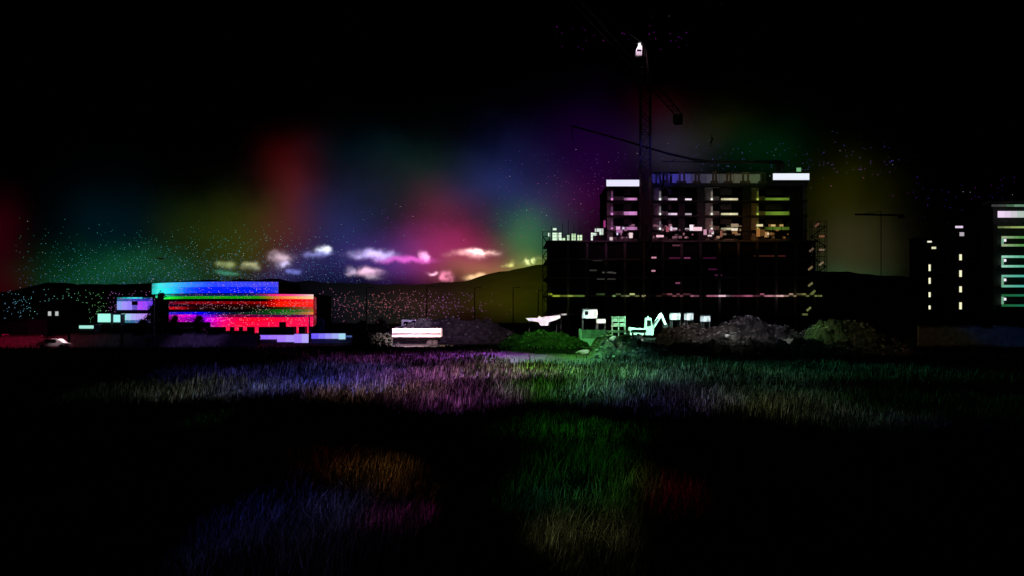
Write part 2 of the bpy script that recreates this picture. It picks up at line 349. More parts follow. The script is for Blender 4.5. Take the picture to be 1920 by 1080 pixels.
# glowing strips added along the second slab edge to make it look lit
px = 1028
while px < 1528:
    w = random.choice([6, 8, 10, 14]); c = ramp(GX, px+w/2); g = random.choice([.2, .35, .6, 1, .7, .15])
    if not (1094 < px < 1112 or 1128 < px < 1136 or 1208 < px < 1218 or 1304 < px < 1318):
        z = pod_z[2]-.38+random.choice([0, 0, .35])
        box('light_tube', 'lit', B, bx(px), bx(px+w-.6), D-.62, D-.46, z, z+.34, tuple(v*g for v in c))
    px += w
for (a, c, y, col) in [(1088, 1100, 484, (40, 38, 30)), (1112, 1130, 486, (48, 44, 40)), (1106, 1120, 505, (42, 42, 38)), (1130, 1150, 509, (60, 58, 56)), (1150, 1156, 510, (55, 52, 52)),
                       (1120, 1155, 521, (48, 48, 44)), (1222, 1232, 481, (190, 130, 150)), (1284, 1296, 482, (120, 55, 95)), (1256, 1280, 482, (70, 20, 50)), (1416, 1475, 478, (48, 22, 14)),
                       (1222, 1230, 506, (190, 130, 150)), (1330, 1346, 503, (50, 12, 38)), (1342, 1356, 514, (60, 22, 48)), (1268, 1280, 529, (110, 60, 85)), (1262, 1280, 458, (80, 45, 55)), (1320, 1345, 482, (50, 10, 36))]:
    box('work_light', 'lit', B, bx(a), bx(c), D+.78, D+.86, bz(y+3), bz(y), lin(col))  # dim glowing boxes between the slabs
# upper block
tz = [pod_z[5], bz(430), bz(402), bz(374), bz(345)]
T0, T1 = 1140, 1518
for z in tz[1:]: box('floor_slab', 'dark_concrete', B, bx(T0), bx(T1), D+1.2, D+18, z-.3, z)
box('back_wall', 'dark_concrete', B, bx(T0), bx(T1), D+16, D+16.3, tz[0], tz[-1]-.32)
def wallp(a, c, z0, z1, mk='pale_wall', y=D+2.0): box('wall_panel', mk, B, bx(a), bx(c), y, y+.25, z0, z1)
hues = lambda px: ramp([(1137, (214, 130, 205)), (1200, (225, 150, 215)), (1240, (252, 240, 255)), (1300, (240, 190, 235)), (1330, (255, 235, 225)), (1370, (240, 235, 190)), (1400, (200, 190, 120)), (1430, (150, 170, 60)), (1490, (90, 140, 40))], px)
for r in range(4):
    z0, z1 = tz[r], tz[r+1]-.31; warm = r
    for (a, c, w0, w1, s0, s1) in [(1140, 1200, 1152, 1172, 1172, 1197), (1225, 1310, 1243, 1255, 1256, 1273), (1325, 1396, 1341, 1353, 1356, 1388), (1412, 1486, 1428, 1440, 1440, 1485)]:
        # pier left of window, window opening, then loggia with sill
        wallp(a, w0-.6, z0, z1); 
        box('window', 'dark_glass', B, bx(w0), bx(w1), D+2.25, D+2.3, z0+.9, z1-.25); box('window_head', 'pale_wall', B, bx(w0), bx(w1), D+2.0, D+2.2, z1-.24, z1); box('window_apron', 'pale_wall', B, bx(w0), bx(w1), D+2.0, D+2.2, z0, z0+.88)
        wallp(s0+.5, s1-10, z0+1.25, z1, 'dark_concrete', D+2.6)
        box('window', 'dark_glass', B, bx(s1-9.5), bx(s1-.2), D+3.1, D+3.2, z0+1.2, z1)
        box('sill_wall', 'pale_wall', B, bx(s0+.3), bx(s1), D+1.9, D+2.1, z0, z0+.5)
        c0 = hues((s0+s1)/2)
        g = [.5, .75, 1.0, .9][r] if a < 1400 else [.45, .5, .75, .75][r]
        if r >= 1:
            k = (.52, .58, .72, .5)[r] if a == 1140 or a > 1400 else .42
            nseg = max(3, int((s1-s0)/5)); 
            for q in range(nseg):
                qa = s0+(s1-s0)*q/nseg; qb = s0+(s1-s0)*(q+1)/nseg; gg = g*(1-.55*abs(q-nseg/2)/(nseg/2)*random.uniform(.5, 1.2))
                if r == 3 and a == 1140: pass
                box('light_tube', 'lit', B, bx(qa), bx(qb-.3), D+1.7, D+1.85, z0+.05, z0+.05+k, tuple(v*gg for v in c0))  # glow added on the sill to look lit, no tube there
            box('light_tube', 'lit', B, bx(w0-4), bx(w0-.8), D+1.8, D+1.95, z0+.05, z0+.5, tuple(min(1, v*1.2) for v in hues(w0-3)))
            box('light_tube', 'lit', B, bx(w0-3.6), bx(w0-.8), D+1.84, D+1.95, z0+.55, z1-.9, tuple(v*.16 for v in hues(w0-3)))
    if r >= 1:
        box('light_tube', 'lit', B, bx(1288), bx(1300), D+1.7, D+1.85, z0+.05, z0+.42, tuple(v*(.9 if r == 3 else .4) for v in (1, .85, .97)))
        wallp(1276, 1288, z0, z1, 'dark_concrete'); 
for a, c, mk in [(1200, 1225, 'dark_concrete'), (1310, 1325, 'dark_concrete'), (1396, 1412, 'dark_concrete'), (1486, 1510, 'dark_concrete'), (1510, 1518, 'pale_wall')]:
    for r in range(4): box('shaft_wall', mk, B, bx(a+.3), bx(c-.3), D+1.6, D+1.9, tz[r], tz[r+1]-.31)
# the two lit parapet bands, imitated by added glowing boxes
for (a, c, y0, y1) in [(1138, 1200, 336, 348), (1452, 1520, 324, 336)]:
    h = thing('light_box', 'long glowing white light box on the %s corner of the upper roof' % ('lower left' if a < 1200 else 'higher right'), 'light box', (bx((a+c)/2), D+1, bz(y1)), 'white light boxes on the roof corners')
    box('housing', 'steel', h, bx(a)-.12, bx(c)+.12, D+.95, D+1.5, bz(y1)-.1, bz(y0)+.08)
    box('lit_face', 'lit', h, bx(a), bx(c), D+.8, D+.94, bz(y1), bz(y0), (.82, .8, 1.0) if a < 1200 else (.84, .9, 1.0))
    for q in range(3): box('bracket', 'steel', h, bx(a+6+q*23), bx(a+8+q*23), D+1.5, D+1.9, bz(y1)-.35, bz(y1)-.1)
# parapet under the right box reaches the roof slab
box('parapet', 'dark_concrete', B, bx(1450), bx(1518), D+1.3, D+2.2, tz[-1]+.01, bz(337.5))
# roof deck: column stubs with formwork, screen behind
for i, px in enumerate([1219, 1251, 1283, 1312, 1345, 1372, 1404, 1437]):
    f = thing('column_form', 'dark column formwork on the roof deck, number %s along from the crane mast' % ['first', 'second', 'third', 'fourth', 'fifth', 'sixth', 'seventh', 'eighth'][i] if False else '%s column formwork from the crane mast on the dark roof deck' % ['first', 'second', 'third', 'fourth', 'fifth', 'sixth', 'seventh', 'eighth'][i], 'formwork', (bx(px), D+2.5, tz[-1]), 'column formwork on the roof deck')
    zt = bz(322+random.uniform(-2, 3)); ww = random.uniform(4, 6.5)
    box('form_post', 'timber', f, bx(px-ww), bx(px-ww+3), D+2.2, D+2.6, tz[-1], zt)
    box('form_post', 'timber', f, bx(px+ww-3), bx(px+ww), D+2.2, D+2.6, tz[-1], zt)
    box('form_cap', 'timber', f, bx(px-ww), bx(px+ww), D+2.15, D+2.65, zt, zt+.3)
    box('form_base', 'timber', f, bx(px-ww-3.5), bx(px+ww+2), D+2.1, D+2.7, tz[-1], bz(336))
for q in range(8):
    a = 1226+q*28; box('edge_guard', 'steel', B, bx(a), bx(a+27), D+1.25, D+1.35, tz[-1]+.02, tz[-1]+.35)
SC = thing('wind_screen', 'pale translucent sheet screen standing behind the roof column formwork', 'screen', (bx(1340), D+9, tz[-1]))
cols = [(58, 52, 120), (52, 50, 112), (40, 40, 52), (42, 42, 46), (42, 42, 40), (40, 42, 34), (38, 44, 30), (32, 44, 28)]
for q in range(8):
    o = box('screen_sheet', 'tarp', SC, bx(1232+q*27.5), bx(1232+q*27.5+26.8), D+9, D+9.08, tz[-1]+.02, bz(313))
    box('screen_post', 'steel', SC, bx(1232+q*27.5+26.9), bx(1232+q*27.5+27.4), D+9, D+9.2, tz[-1], bz(311))
box('screen_rail', 'steel', SC, bx(1230), bx(1452), D+8.9, D+9.2, bz(312), bz(309))
# clutter on the podium roof, left; panels glow themselves to look lit
R0 = pod_z[5]
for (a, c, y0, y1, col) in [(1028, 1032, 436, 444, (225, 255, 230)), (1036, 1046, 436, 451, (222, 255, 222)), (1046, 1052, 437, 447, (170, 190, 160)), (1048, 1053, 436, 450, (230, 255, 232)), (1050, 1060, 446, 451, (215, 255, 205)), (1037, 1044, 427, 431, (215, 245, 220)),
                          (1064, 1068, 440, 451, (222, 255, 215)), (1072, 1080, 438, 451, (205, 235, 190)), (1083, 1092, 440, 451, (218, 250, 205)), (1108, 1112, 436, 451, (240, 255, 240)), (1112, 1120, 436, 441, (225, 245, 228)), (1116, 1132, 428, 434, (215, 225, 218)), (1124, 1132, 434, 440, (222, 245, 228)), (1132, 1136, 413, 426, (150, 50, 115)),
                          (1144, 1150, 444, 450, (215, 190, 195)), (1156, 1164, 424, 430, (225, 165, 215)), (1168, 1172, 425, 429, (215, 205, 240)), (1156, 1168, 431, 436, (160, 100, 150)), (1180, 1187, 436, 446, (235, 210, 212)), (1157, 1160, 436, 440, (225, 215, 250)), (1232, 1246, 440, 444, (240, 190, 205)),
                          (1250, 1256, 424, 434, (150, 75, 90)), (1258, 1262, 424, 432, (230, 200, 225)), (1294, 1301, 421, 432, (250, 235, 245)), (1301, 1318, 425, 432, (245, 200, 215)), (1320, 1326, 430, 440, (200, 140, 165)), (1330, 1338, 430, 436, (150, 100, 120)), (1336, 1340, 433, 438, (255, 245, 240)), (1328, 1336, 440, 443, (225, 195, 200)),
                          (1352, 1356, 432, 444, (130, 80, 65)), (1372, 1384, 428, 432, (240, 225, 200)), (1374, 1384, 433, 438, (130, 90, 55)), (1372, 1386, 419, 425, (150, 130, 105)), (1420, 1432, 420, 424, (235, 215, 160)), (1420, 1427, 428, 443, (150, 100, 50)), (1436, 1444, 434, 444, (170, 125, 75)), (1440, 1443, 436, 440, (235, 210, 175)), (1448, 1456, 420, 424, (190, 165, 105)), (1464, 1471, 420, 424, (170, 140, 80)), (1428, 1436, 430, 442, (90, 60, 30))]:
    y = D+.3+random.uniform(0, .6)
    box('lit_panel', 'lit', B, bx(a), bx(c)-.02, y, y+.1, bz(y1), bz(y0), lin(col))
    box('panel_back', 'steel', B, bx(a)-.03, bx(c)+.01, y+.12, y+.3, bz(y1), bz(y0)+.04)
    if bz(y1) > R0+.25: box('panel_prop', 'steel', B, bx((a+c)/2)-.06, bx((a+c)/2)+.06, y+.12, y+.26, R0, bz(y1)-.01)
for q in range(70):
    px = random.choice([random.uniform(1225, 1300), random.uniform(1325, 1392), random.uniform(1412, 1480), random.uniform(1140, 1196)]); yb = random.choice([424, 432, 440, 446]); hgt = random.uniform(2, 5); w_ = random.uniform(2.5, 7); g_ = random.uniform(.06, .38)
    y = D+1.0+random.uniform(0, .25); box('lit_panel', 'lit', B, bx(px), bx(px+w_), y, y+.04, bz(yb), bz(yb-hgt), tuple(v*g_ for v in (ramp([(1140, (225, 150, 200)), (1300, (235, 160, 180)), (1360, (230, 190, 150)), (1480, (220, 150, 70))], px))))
G0 = thing('guard_rail', 'dark guard rail with uprights along the lower roof edge left of the crane', 'railing', (bx(1080), D, R0))
for q in range(11):
    px = 1034+q*10.5; box('post', 'steel', G0, bx(px)-.05, bx(px)+.05, D-.1, D, R0, bz(random.choice([412, 418, 424, 430])))
for h in (.5, 1.1): box('rail', 'steel', G0, bx(1030), bx(1140), D-.18, D-.11, R0+h, R0+h+.06)

# scaffolds
def scaffold(x0, x1, yf, ztop, label, bay, zig):
    r = thing('scaffold', label, 'scaffold', ((x0+x1)/2, yf, 0), 'scaffolds on the unfinished building')
    n = max(1, round((x1-x0)/bay)); lv = int(ztop/2.0)
    for i in range(n+1):
        x = x0+(x1-x0)*i/n
        for y in (yf, yf+1.1): bar('pole', 'steel', r, (x, y, 0), (x, y, ztop+.8), .09)
    for l in range(1, lv+1):
        box('plank', 'timber', r, x0, x1, yf+.05, yf+1.05, l*2-.03, l*2+.03)
        bar('rail', 'steel', r, (x0, yf, l*2+1), (x1, yf, l*2+1), .06)
        if zig:
            a, c = ((x0, x1) if l % 2 else (x1, x0)); m = MB(); m.bar((a, yf+.5, l*2-2), (c, yf+.5, l*2), .18)
            m.build('stair_flight', 'concrete', r)
    return r
scaffold(bx(1515), bx(1543), D-2.2, pod_z[5]+3, 'narrow scaffold stair tower at the right end of the unfinished building', 1.6, True)
scaffold(bx(1017), bx(1030), D-2.0, pod_z[5]+1, 'narrow scaffold at the left end of the unfinished building', 1.4, True)
WL = ['dim brown work lamp on the inner side of the right scaffold tower, second row down', 'small brown work lamp on the outer side of the right scaffold tower, second row down', 'dim work lamp inner side of the scaffold tower, third row from the roof edge', 'small work lamp outer side of the scaffold tower, third row from the roof edge',
      'olive work lamp in the scaffold tower just above the long lit slab edge', 'olive work lamp ending the long lit slab edge at the scaffold tower', 'green tinted work lamp low in the scaffold tower, second from the ground', 'flat green tinted work lamp lowest in the scaffold tower', 'topmost reddish work lamp on the scaffold tower, above the lower roof', 'reddish outer work lamp level with the lower roof edge']
for k, (a, y0, y1, col) in enumerate([(1510, 466, 474, (90, 70, 58)), (1529, 468, 472, (110, 90, 70)), (1508, 500, 508, (110, 90, 62)), (1528, 492, 499, (115, 100, 75)), (1508, 530, 538, (100, 95, 62)), (1513, 544, 553, (90, 100, 55)), (1505, 575, 584, (95, 105, 60)), (1498, 588, 591, (80, 85, 48)), (1520, 420, 428, (95, 60, 48)), (1529, 443, 447, (110, 72, 50))]):
    box('bulkhead_light', 'lit', B, bx(a), bx(a+9), D-.9, D-.8, bz(y1), bz(y0), lin(col)) if False else None
    lt = thing('work_lamp', 'dim work lamp clipped in the right scaffold tower, lamp %s' % 'abcdefghij'[k], 'lamp', (bx(a+4), D-1.0, bz(y1)), 'dim work lamps in the right scaffold') 
    lt['label'] = WL[k]  # glowing bars added for the lit stair diagonals, no lamps there
    mz = (bz(y1)+bz(y0))/2; f_ = box('lamp_face', 'lit', lt, bx(a-1), bx(a+9), D-2.45, D-2.38, mz-.2, mz+.2, lin(col), rot=(0, -.7 if y1-y0 > 4 else 0, 0)); g_ = box('lamp_back', 'steel', lt, bx(a-1.3), bx(a+9.3), D-2.37, D-2.3, mz-.24, mz+.24, rot=f_.rotation_euler[:])

# placing boom on the roof
PB = thing('placing_boom', 'dark concrete placing boom with long folded arm over the roof deck', 'placing boom', (bx(1460), D+6, tz[-1]))
d6 = D+6
box('mast', 'steel', PB, X(1454, d6), X(1467, d6), d6-.6, d6+.6, tz[-1], Z(302, d6))
pts = [(1460, 303, d6), (1385, 304, d6-2), (1335, 304, d6-3), (1300, 299, d6-4), (1252, 288, d6-5), (1165, 262, d6-8), (1072, 236, d6-12)]
for (a, c, wdt) in zip(pts, pts[1:], [.55, .5, .5, .4, .32, .26]):
    bar('boom_arm', 'steel', PB, (X(a[0], a[2]), a[2], Z(a[1], a[2])), (X(c[0], c[2]), c[2], Z(c[1], c[2])), wdt)
bar('delivery_pipe', 'steel', PB, (X(1460, d6), d6-1, Z(308, d6)), (X(1235, d6), d6-4, Z(309, d6)), .16)
for q in range(6):
    px = 1460-q*40; bar('boom_strut', 'steel', PB, (X(px, d6), d6-.5-q*.5, Z(303.5, d6)), (X(px-6, d6), d6-.8-q*.55, Z(308.5, d6)), .12)
bar('hose', 'rubber', PB, (X(1072, d6-12), d6-12, Z(236, d6-12)), (X(1074, d6-12), d6-12, Z(262, d6-12)), .12)
box('counterweight', 'concrete', PB, X(1462, d6), X(1469, d6), d6-1.2, d6+1.2, Z(322, d6), Z(308, d6))

# ---------------------------------------------------------------- tower crane
cd = 170.0; cx = X(1210, cd); hz = .92; ZJ = 52.5
C = thing('tower_crane', 'tall lattice tower crane standing in front of the unfinished building', 'crane', (cx, cd, 0))
box('base_block', 'concrete', C, cx-3, cx+3, cd-3, cd+3, 0, .8)
sec_h = 3.2; ns = int((ZJ-3)/sec_h)
b = MB()
for sx in (-1, 1):
    for sy in (-1, 1): b.bar((sx*hz, sy*hz, 0), (sx*hz, sy*hz, sec_h), .2)
cn = [(-1, -1), (1, -1), (1, 1), (-1, 1)]
for i in range(4):
    p, q = cn[i], cn[(i+1) % 4]
    for k in range(2):
        z0, z1 = k*sec_h/2, (k+1)*sec_h/2
        s, e = (p, q) if k == 0 else (q, p)
        b.bar((s[0]*hz, s[1]*hz, z0), (e[0]*hz, e[1]*hz, z1), .1); b.bar((p[0]*hz, p[1]*hz, z0), (q[0]*hz, q[1]*hz, z0), .09)
sec = b.build('mast_section', 'crane', C); sec.location = (cx, cd, .8)
for i in range(1, ns):
    o = sec.copy(); COL.objects.link(o); o.parent = C; o.matrix_parent_inverse = sec.matrix_parent_inverse; o.location = (cx, cd, .8+i*sec_h)
zt = .8+ns*sec_h
box('slewing_ring', 'steel', C, cx-1.3, cx+1.3, cd-1.3, cd+1.3, zt, zt+.9)
jd = Vector((-13.6, -35, 0)).normalized(); jn = Vector((-jd.y, jd.x, 0))
b = MB()
for s in (-1, 1): b.bar((s*.8, 0, 0), (0, 0, 6.6), .18); b.bar((s*.8, 1, 0), (0, .2, 6.6), .15)
for k in range(1, 5): b.bar((-.8*(1-k/6), 0, k*1.1), (.8*(1-k/6), 0, k*1.1), .08)
o = b.build('tower_head', 'crane', C); o.location = (cx, cd, zt+.9)
ZH = zt+7.4
def jib_run(L, w, name, n, sgn):
    O = Vector((cx, cd, zt+1.1))
    for i in range(n):
        a = O+jd*sgn*(L*i/n+1); c = O+jd*sgn*(L*(i+1)/n+1); b = MB(); up = Vector((0, 0, 1.1))
        for s in (-1, 1): b.bar(a+jn*s*w, c+jn*s*w, .16)
        b.bar(a+up, c+up, .16); mid = (a+c)/2
        for s in (-1, 1): b.bar(a+jn*s*w, mid+up, .08); b.bar(mid+up, c+jn*s*w, .08)
        b.bar(a-jn*w, a+jn*w, .08); b.build(name, 'crane', C)
jib_run(72, .6, 'jib_section', 15, 1)
jib_run(34, .8, 'counter_jib_section', 7, -1)
e = Vector((cx, cd, zt))-jd*34
for q in range(3):
    p = e+jd*q*.9; o = link('counterweight', cube('concrete'), C); o.location = (p.x, p.y, zt-.2); o.scale = (1.7, .8, 1.9); o.rotation_euler[2] = math.atan2(jn.y, jn.x)
for L, s in ((22, 1), (44, 1), (28, -1)):
    p = Vector((cx, cd, zt+2))+jd*s*L; bar('tie_rod', 'steel', C, (cx, cd, ZH), tuple(p), .08)
# cab, lit by its lamp
kx = X(1196, cd); b = MB(); b.prism([(-.6, 0), (.6, 0), (.6, 1.9), (-.1, 1.9), (-.6, 1.0)], -1.0, .6); o = b.build('cab', 'white', C); o.location = (kx, cd-.4, Z(108, cd))
box('cab_window', 'dark_glass', C, kx-.35, kx+.45, cd-1.46, cd-1.41, Z(100, cd), Z(97, cd))
box('lamp_arm', 'steel', C, kx+.1, kx+.22, cd-.5, cd-.4, Z(90, cd), Z(84, cd))
lz = Z(86, cd); box('cab_lamp', 'lamp', C, kx-.05, kx+.4, cd-1.1, cd-.8, lz-.25, lz+.25, (1, 1, 1))
def lamp_obj(kind, loc, e, col, parent=None, **k):
    l = bpy.data.lights.new('lamp_light', kind); l.energy = e; l.color = col
    for a, v in k.items(): setattr(l, a, v)
    o = bpy.data.objects.new('lamp_light', l); COL.objects.link(o); o.location = loc
    if parent is not None: o.parent = parent; o.matrix_parent_inverse = Matrix.Translation(parent.location).inverted()
    return o
lamp_obj('SPOT', (kx-.3, cd-3.2, lz+.2), 420, (1, .7, .9), C, shadow_soft_size=.2, spot_size=1.1, spot_blend=.6).rotation_euler = (math.radians(55), 0, math.radians(-6))
# point on the jib that carries the added lights
tp = Vector((cx, cd, zt+.9))+jd*69
FL = tp.copy(); FL.z = zt-.2

# ---------------------------------------------------------------- added coloured spotlights on an unseen rig under the crane jib
RIG = thing('floodlight_rig', 'row of coloured floodlights hung under the crane jib above the field', 'floodlights', tuple(FL))
b = MB(); b.bar(FL-jn*3, FL+jn*3, .15); b.bar(FL, FL+Vector((0, 0, 1.2)), .12); b.build('rig_beam', 'steel', RIG)
for k in range(6):
    p = FL+jn*(-2.6+k*1.04); box('lamp_head', 'steel', RIG, p.x-.3, p.x+.3, p.y-.2, p.y+.2, p.z-.6, p.z-.1)  # heads of the added, unseen spotlights
def added_spot(px, py, rad, col, inten, d=None, z=0, src=None):
    if d is None: d = CH*F/(py-HZ)
    tgt = Vector((X(px, d), d, z if d < 118 or z else Z(py, d) if py < HZ else z))
    src = Vector(FL)+Vector((random.uniform(-2.5, 2.5), random.uniform(-.3, .3), -.9)) if src is None else src
    v = tgt-src; L = v.length
    o = lamp_obj('SPOT', src, inten*L*L*4*math.pi, tuple(c for c in lin(col)), RIG, spot_size=2*math.atan(rad/L)*1.25, spot_blend=1.0, shadow_soft_size=.25)
    o.rotation_euler = (-v).to_track_quat('Z', 'Y').to_euler()
K = 1.0
for (px, py, rad, col, i) in [
    # far edge of the field, left to right
    (360, 735, 5.0, (110, 150, 150), .35), (470, 730, 5.5, (165, 160, 190), .45), (560, 700, 8, (80, 80, 255), .8), (600, 725, 5.5, (70, 80, 255), 2.0), (690, 690, 9, (110, 110, 200), .45),
    (720, 738, 4.6, (180, 140, 150), 1.0), (820, 672, 12, (170, 80, 230), 1.5), (850, 705, 7.5, (165, 90, 215), 2.2), (850, 745, 4.5, (150, 80, 200), 1.1), (940, 700, 7, (200, 140, 140), .6),
    (1020, 675, 9, (100, 205, 75), .9), (1050, 700, 8, (95, 210, 60), 1.4), (1065, 735, 5.0, (90, 200, 70), .7), (1140, 680, 8, (100, 190, 190), .4), (1160, 705, 7.5, (110, 170, 210), .9),
    (1200, 745, 5, (90, 80, 190), 1.0), (1280, 700, 9, (100, 160, 150), .6), (1370, 735, 6, (90, 140, 140), .4), (1450, 690, 12, (40, 140, 130), .45), (1410, 765, 4.0, (150, 130, 140), .2), (1500, 770, 4.5, (80, 140, 70), .22),
    (1550, 700, 9, (40, 90, 50), .3), (1600, 785, 3.0, (90, 80, 170), .11), (1710, 800, 3, (60, 50, 180), .06), (1860, 770, 5, (50, 160, 110), .1),
    # nearer, fainter
    (1060, 830, 3.0, (60, 200, 60), .3), (1100, 900, 1.8, (60, 200, 60), .22), (1080, 960, 2.0, (60, 190, 90), .38), (1110, 1010, 1.1, (120, 190, 80), .18), (1040, 985, 1.2, (50, 130, 190), .3),
    (690, 938, 1.2, (210, 150, 100), .35), (750, 965, .9, (210, 130, 90), .2), (590, 925, 1.2, (180, 70, 20), .08), (480, 1040, 1.5, (60, 70, 255), .4), (605, 1025, .9, (110, 110, 255), .7), (720, 1075, .8, (210, 70, 230), .5),
    (550, 1085, 2.0, (90, 90, 200), .4), (1100, 1085, 1.1, (190, 200, 170), .25), (1280, 1020, .9, (180, 20, 70), .16), (1210, 960, .9, (190, 90, 20), .06), (370, 800, 1.0, (50, 170, 110), .08)]:
    added_spot(px, py, rad, col, i*K*(11.5 if py < 815 else 7.5))
# yard, heaps, vehicles
for (px, py, d, z, rad, col, i) in [
    (1010, 640, 112, 0, 9, (80, 200, 50), .9), (1060, 625, 126, 0, 8, (80, 210, 50), 1.1), (1110, 625, 130, 1, 5, (120, 255, 150), 2.4), (1080, 668, 96, 0, 8, (80, 190, 80), .25), (1030, 600, 138, 2.5, 4.5, (235, 215, 215), 9), (1108, 590, 138, 3.5, 3, (200, 235, 225), 9), (1130, 603, 138, 2.5, 2.2, (230, 215, 200), 9), (1212, 590, 140, 3, 5, (170, 255, 205), 12),
    (1165, 605, 139, 2, 3, (120, 240, 150), 3), (1297, 596, 142, 3.5, 5.5, (215, 240, 245), 9), (1160, 655, 97, 1, 6.0, (110, 180, 180), .12), (1385, 622, 110, 2, 7, (190, 150, 180), 1.0), (1300, 625, 110, 1.5, 6, (160, 150, 115), .5), (1360, 650, 105, 1, 5, (225, 225, 225), .7), (1460, 650, 108, 1, 8, (80, 130, 140), .5),
    (1537, 628, 104, 2, 2.4, (150, 215, 115), 1.6), (1570, 640, 104, 1, 4.5, (80, 150, 60), .45), (1640, 665, 102, .3, 4, (150, 110, 80), .5),
    (765, 622, 130, 2, 4.5, (255, 200, 240), 20), (800, 628, 130, 1.5, 4.5, (255, 200, 190), 16), (775, 600, 150, 2, 3, (215, 190, 255), 2.2), (800, 620, 146, 2, 10, (130, 90, 160), 1.2), (900, 622, 146, 2, 9, (120, 100, 125), 1.2), (1010, 628, 124, 1, 6, (95, 180, 75), .7),
    (10, 636, 126, 1, 5, (255, 20, 90), 2.2), (60, 636, 126, 1, 6, (170, 30, 80), 1.2), (60, 600, 170, 2, 6, (120, 10, 70), .9), (150, 636, 126, 1, 5, (120, 120, 110), .5), (230, 636, 126, 1, 4, (80, 80, 150), .35), (370, 634, 126, 1, 3, (150, 110, 235), 1.5), (470, 636, 126, 1, 4, (90, 30, 160), .4),
    (600, 638, 146, 1, 6, (80, 80, 255), .8), (370, 610, 142, 2, 2.2, (190, 60, 255), 14), (113, 654, 121, 1, .9, (255, 215, 225), 9),
    (1735, 618, 121, 2, 4, (130, 90, 40), .5), (1790, 618, 121, 2, 5, (120, 115, 75), .5), (1905, 616, 121, 2, 4, (20, 70, 190), 1.0), (1850, 620, 121, 2, 3.5, (60, 110, 110), .4),
    ]:
    added_spot(px, py, rad, col, i*K*.9, d=d, z=z)
# far hill, faint
for (px, py, rad, col, i) in [(970, 540, 40, (150, 160, 20), 2.2), (860, 545, 45, (150, 90, 55), 1.9), (730, 548, 50, (120, 120, 120), 1.9), (620, 540, 45, (50, 50, 120), 1.2), (800, 530, 35, (150, 50, 70), 1.2)]:
    added_spot(px, py, rad, col, i*K*1.5, d=560, z=Z(py, 560))
# wash on the front of the upper block
for (px, py, rad, col, i) in [(1232, 350, 3, (85, 70, 170), .35), (1236, 385, 4, (130, 60, 130), .5), (1170, 390, 5, (110, 30, 90), .25), (1332, 360, 4.5, (150, 140, 145), .3), (1332, 410, 4.5, (170, 120, 140), .4), (1418, 370, 4.5, (110, 115, 20), .3), (1420, 420, 5, (150, 100, 40), .4), (1515, 380, 4, (60, 65, 25), .25), (1270, 425, 6, (190, 110, 150), .4), (1370, 425, 5, (190, 130, 90), .4), (1130, 430, 6, (190, 110, 170), .4), (1210, 470, 6, (120, 60, 70), .3)]:
    added_spot(px, py, rad, col, i*K, d=D+1, z=Z(py, D))
# screen on the roof
for px, col, i in [(1258, (85, 75, 220), 1.6), (1310, (110, 105, 150), .8), (1360, (140, 140, 130), .6), (1400, (150, 150, 115), .6), (1438, (100, 150, 100), .7)]:
    added_spot(px, 328, 4.0, col, i, d=D+9, z=bz(328))

# ---------------------------------------------------------------- hall, left, with glowing panels added to make its front look lit
LD = 150.0
lx = lambda px: X(px, LD)
lzf = lambda py: Z(py, LD)
LB = thing('illuminated_building', 'long low building with rainbow coloured light panels across its front', 'building', (lx(440), LD+8, 0))
FX0 = X(437, 150)
def fy(x, w=0): return LD+6.5*((x-FX0)/14.2)**2
def curved(x0, x1, z0, z1, name, off, back, mk='dark_concrete'):
    n = 30; xs = [x0+(x1-x0)*k/n for k in range(n+1)]
    v = [(x, fy(x)+off, z) for z in (z0, z1) for x in xs]+[(x0, LD+back, z0), (x1, LD+back, z0), (x0, LD+back, z1), (x1, LD+back, z1)]; m = n+1
    f = [(k, k+1, m+k+1, m+k) for k in range(n)]+[tuple(range(m, 2*m))+(2*m+3, 2*m+2), tuple(range(n, -1, -1))+(2*m, 2*m+1), (0, m, 2*m+2, 2*m), (n, 2*m+1, 2*m+3, m+n), (2*m, 2*m+2, 2*m+3, 2*m+1)]
    me = bpy.data.meshes.new(name); me.from_pydata(v, [], f); me.materials.append(M[mk]); return link(name, me, LB)
def led(x0, x1, z0, z1, c0, c1, y=.1):  # self-glowing wall band standing in for light on the wall, no LEDs
    ya, yb = fy(x0)-y, fy(x1)-y; t = .07
    v = [(x0, ya, z0), (x1, yb, z0), (x1, yb, z1), (x0, ya, z1), (x0, ya+t, z0), (x1, yb+t, z0), (x1, yb+t, z1), (x0, ya+t, z1)]
    f = [(0, 1, 2, 3), (5, 4, 7, 6), (4, 5, 1, 0), (3, 2, 6, 7), (4, 0, 3, 7), (1, 5, 6, 2)]
    me = bpy.data.meshes.new('led_panel'); me.from_pydata(v, [], f); me.materials.append(M['ledv'])
    at = me.color_attributes.new('Col', 'FLOAT_COLOR', 'POINT'); at.data.foreach_set('color', np.array([(*q, 1) for q in (c0, c1, c1, c0)*2], dtype=np.float32).ravel())
    return link('led_panel', me, LB)
m_ = M['led'].copy(); m_.name = 'led_panel_blend'; M['ledv'] = m_; t_ = m_.node_tree; vc_ = t_.nodes.new('ShaderNodeVertexColor'); vc_.layer_name = 'Col'
for n_ in t_.nodes:
    if n_.type == 'MIX': t_.links.new(vc_.outputs[0], n_.inputs['A'])
lx0 = lx
def lx(px):      # façade x of a picture column, on the curve
    x = lx0(px)
    for _ in range(6): x = X(px, fy(x))
    return x
curved(lx(291), lx(588.5), 0, lzf(551), 'wall', 0, 20)
curved(lx(284.5), lx(522.5), lzf(550.9), lzf(527.8), 'upper_wall', .02, 17)
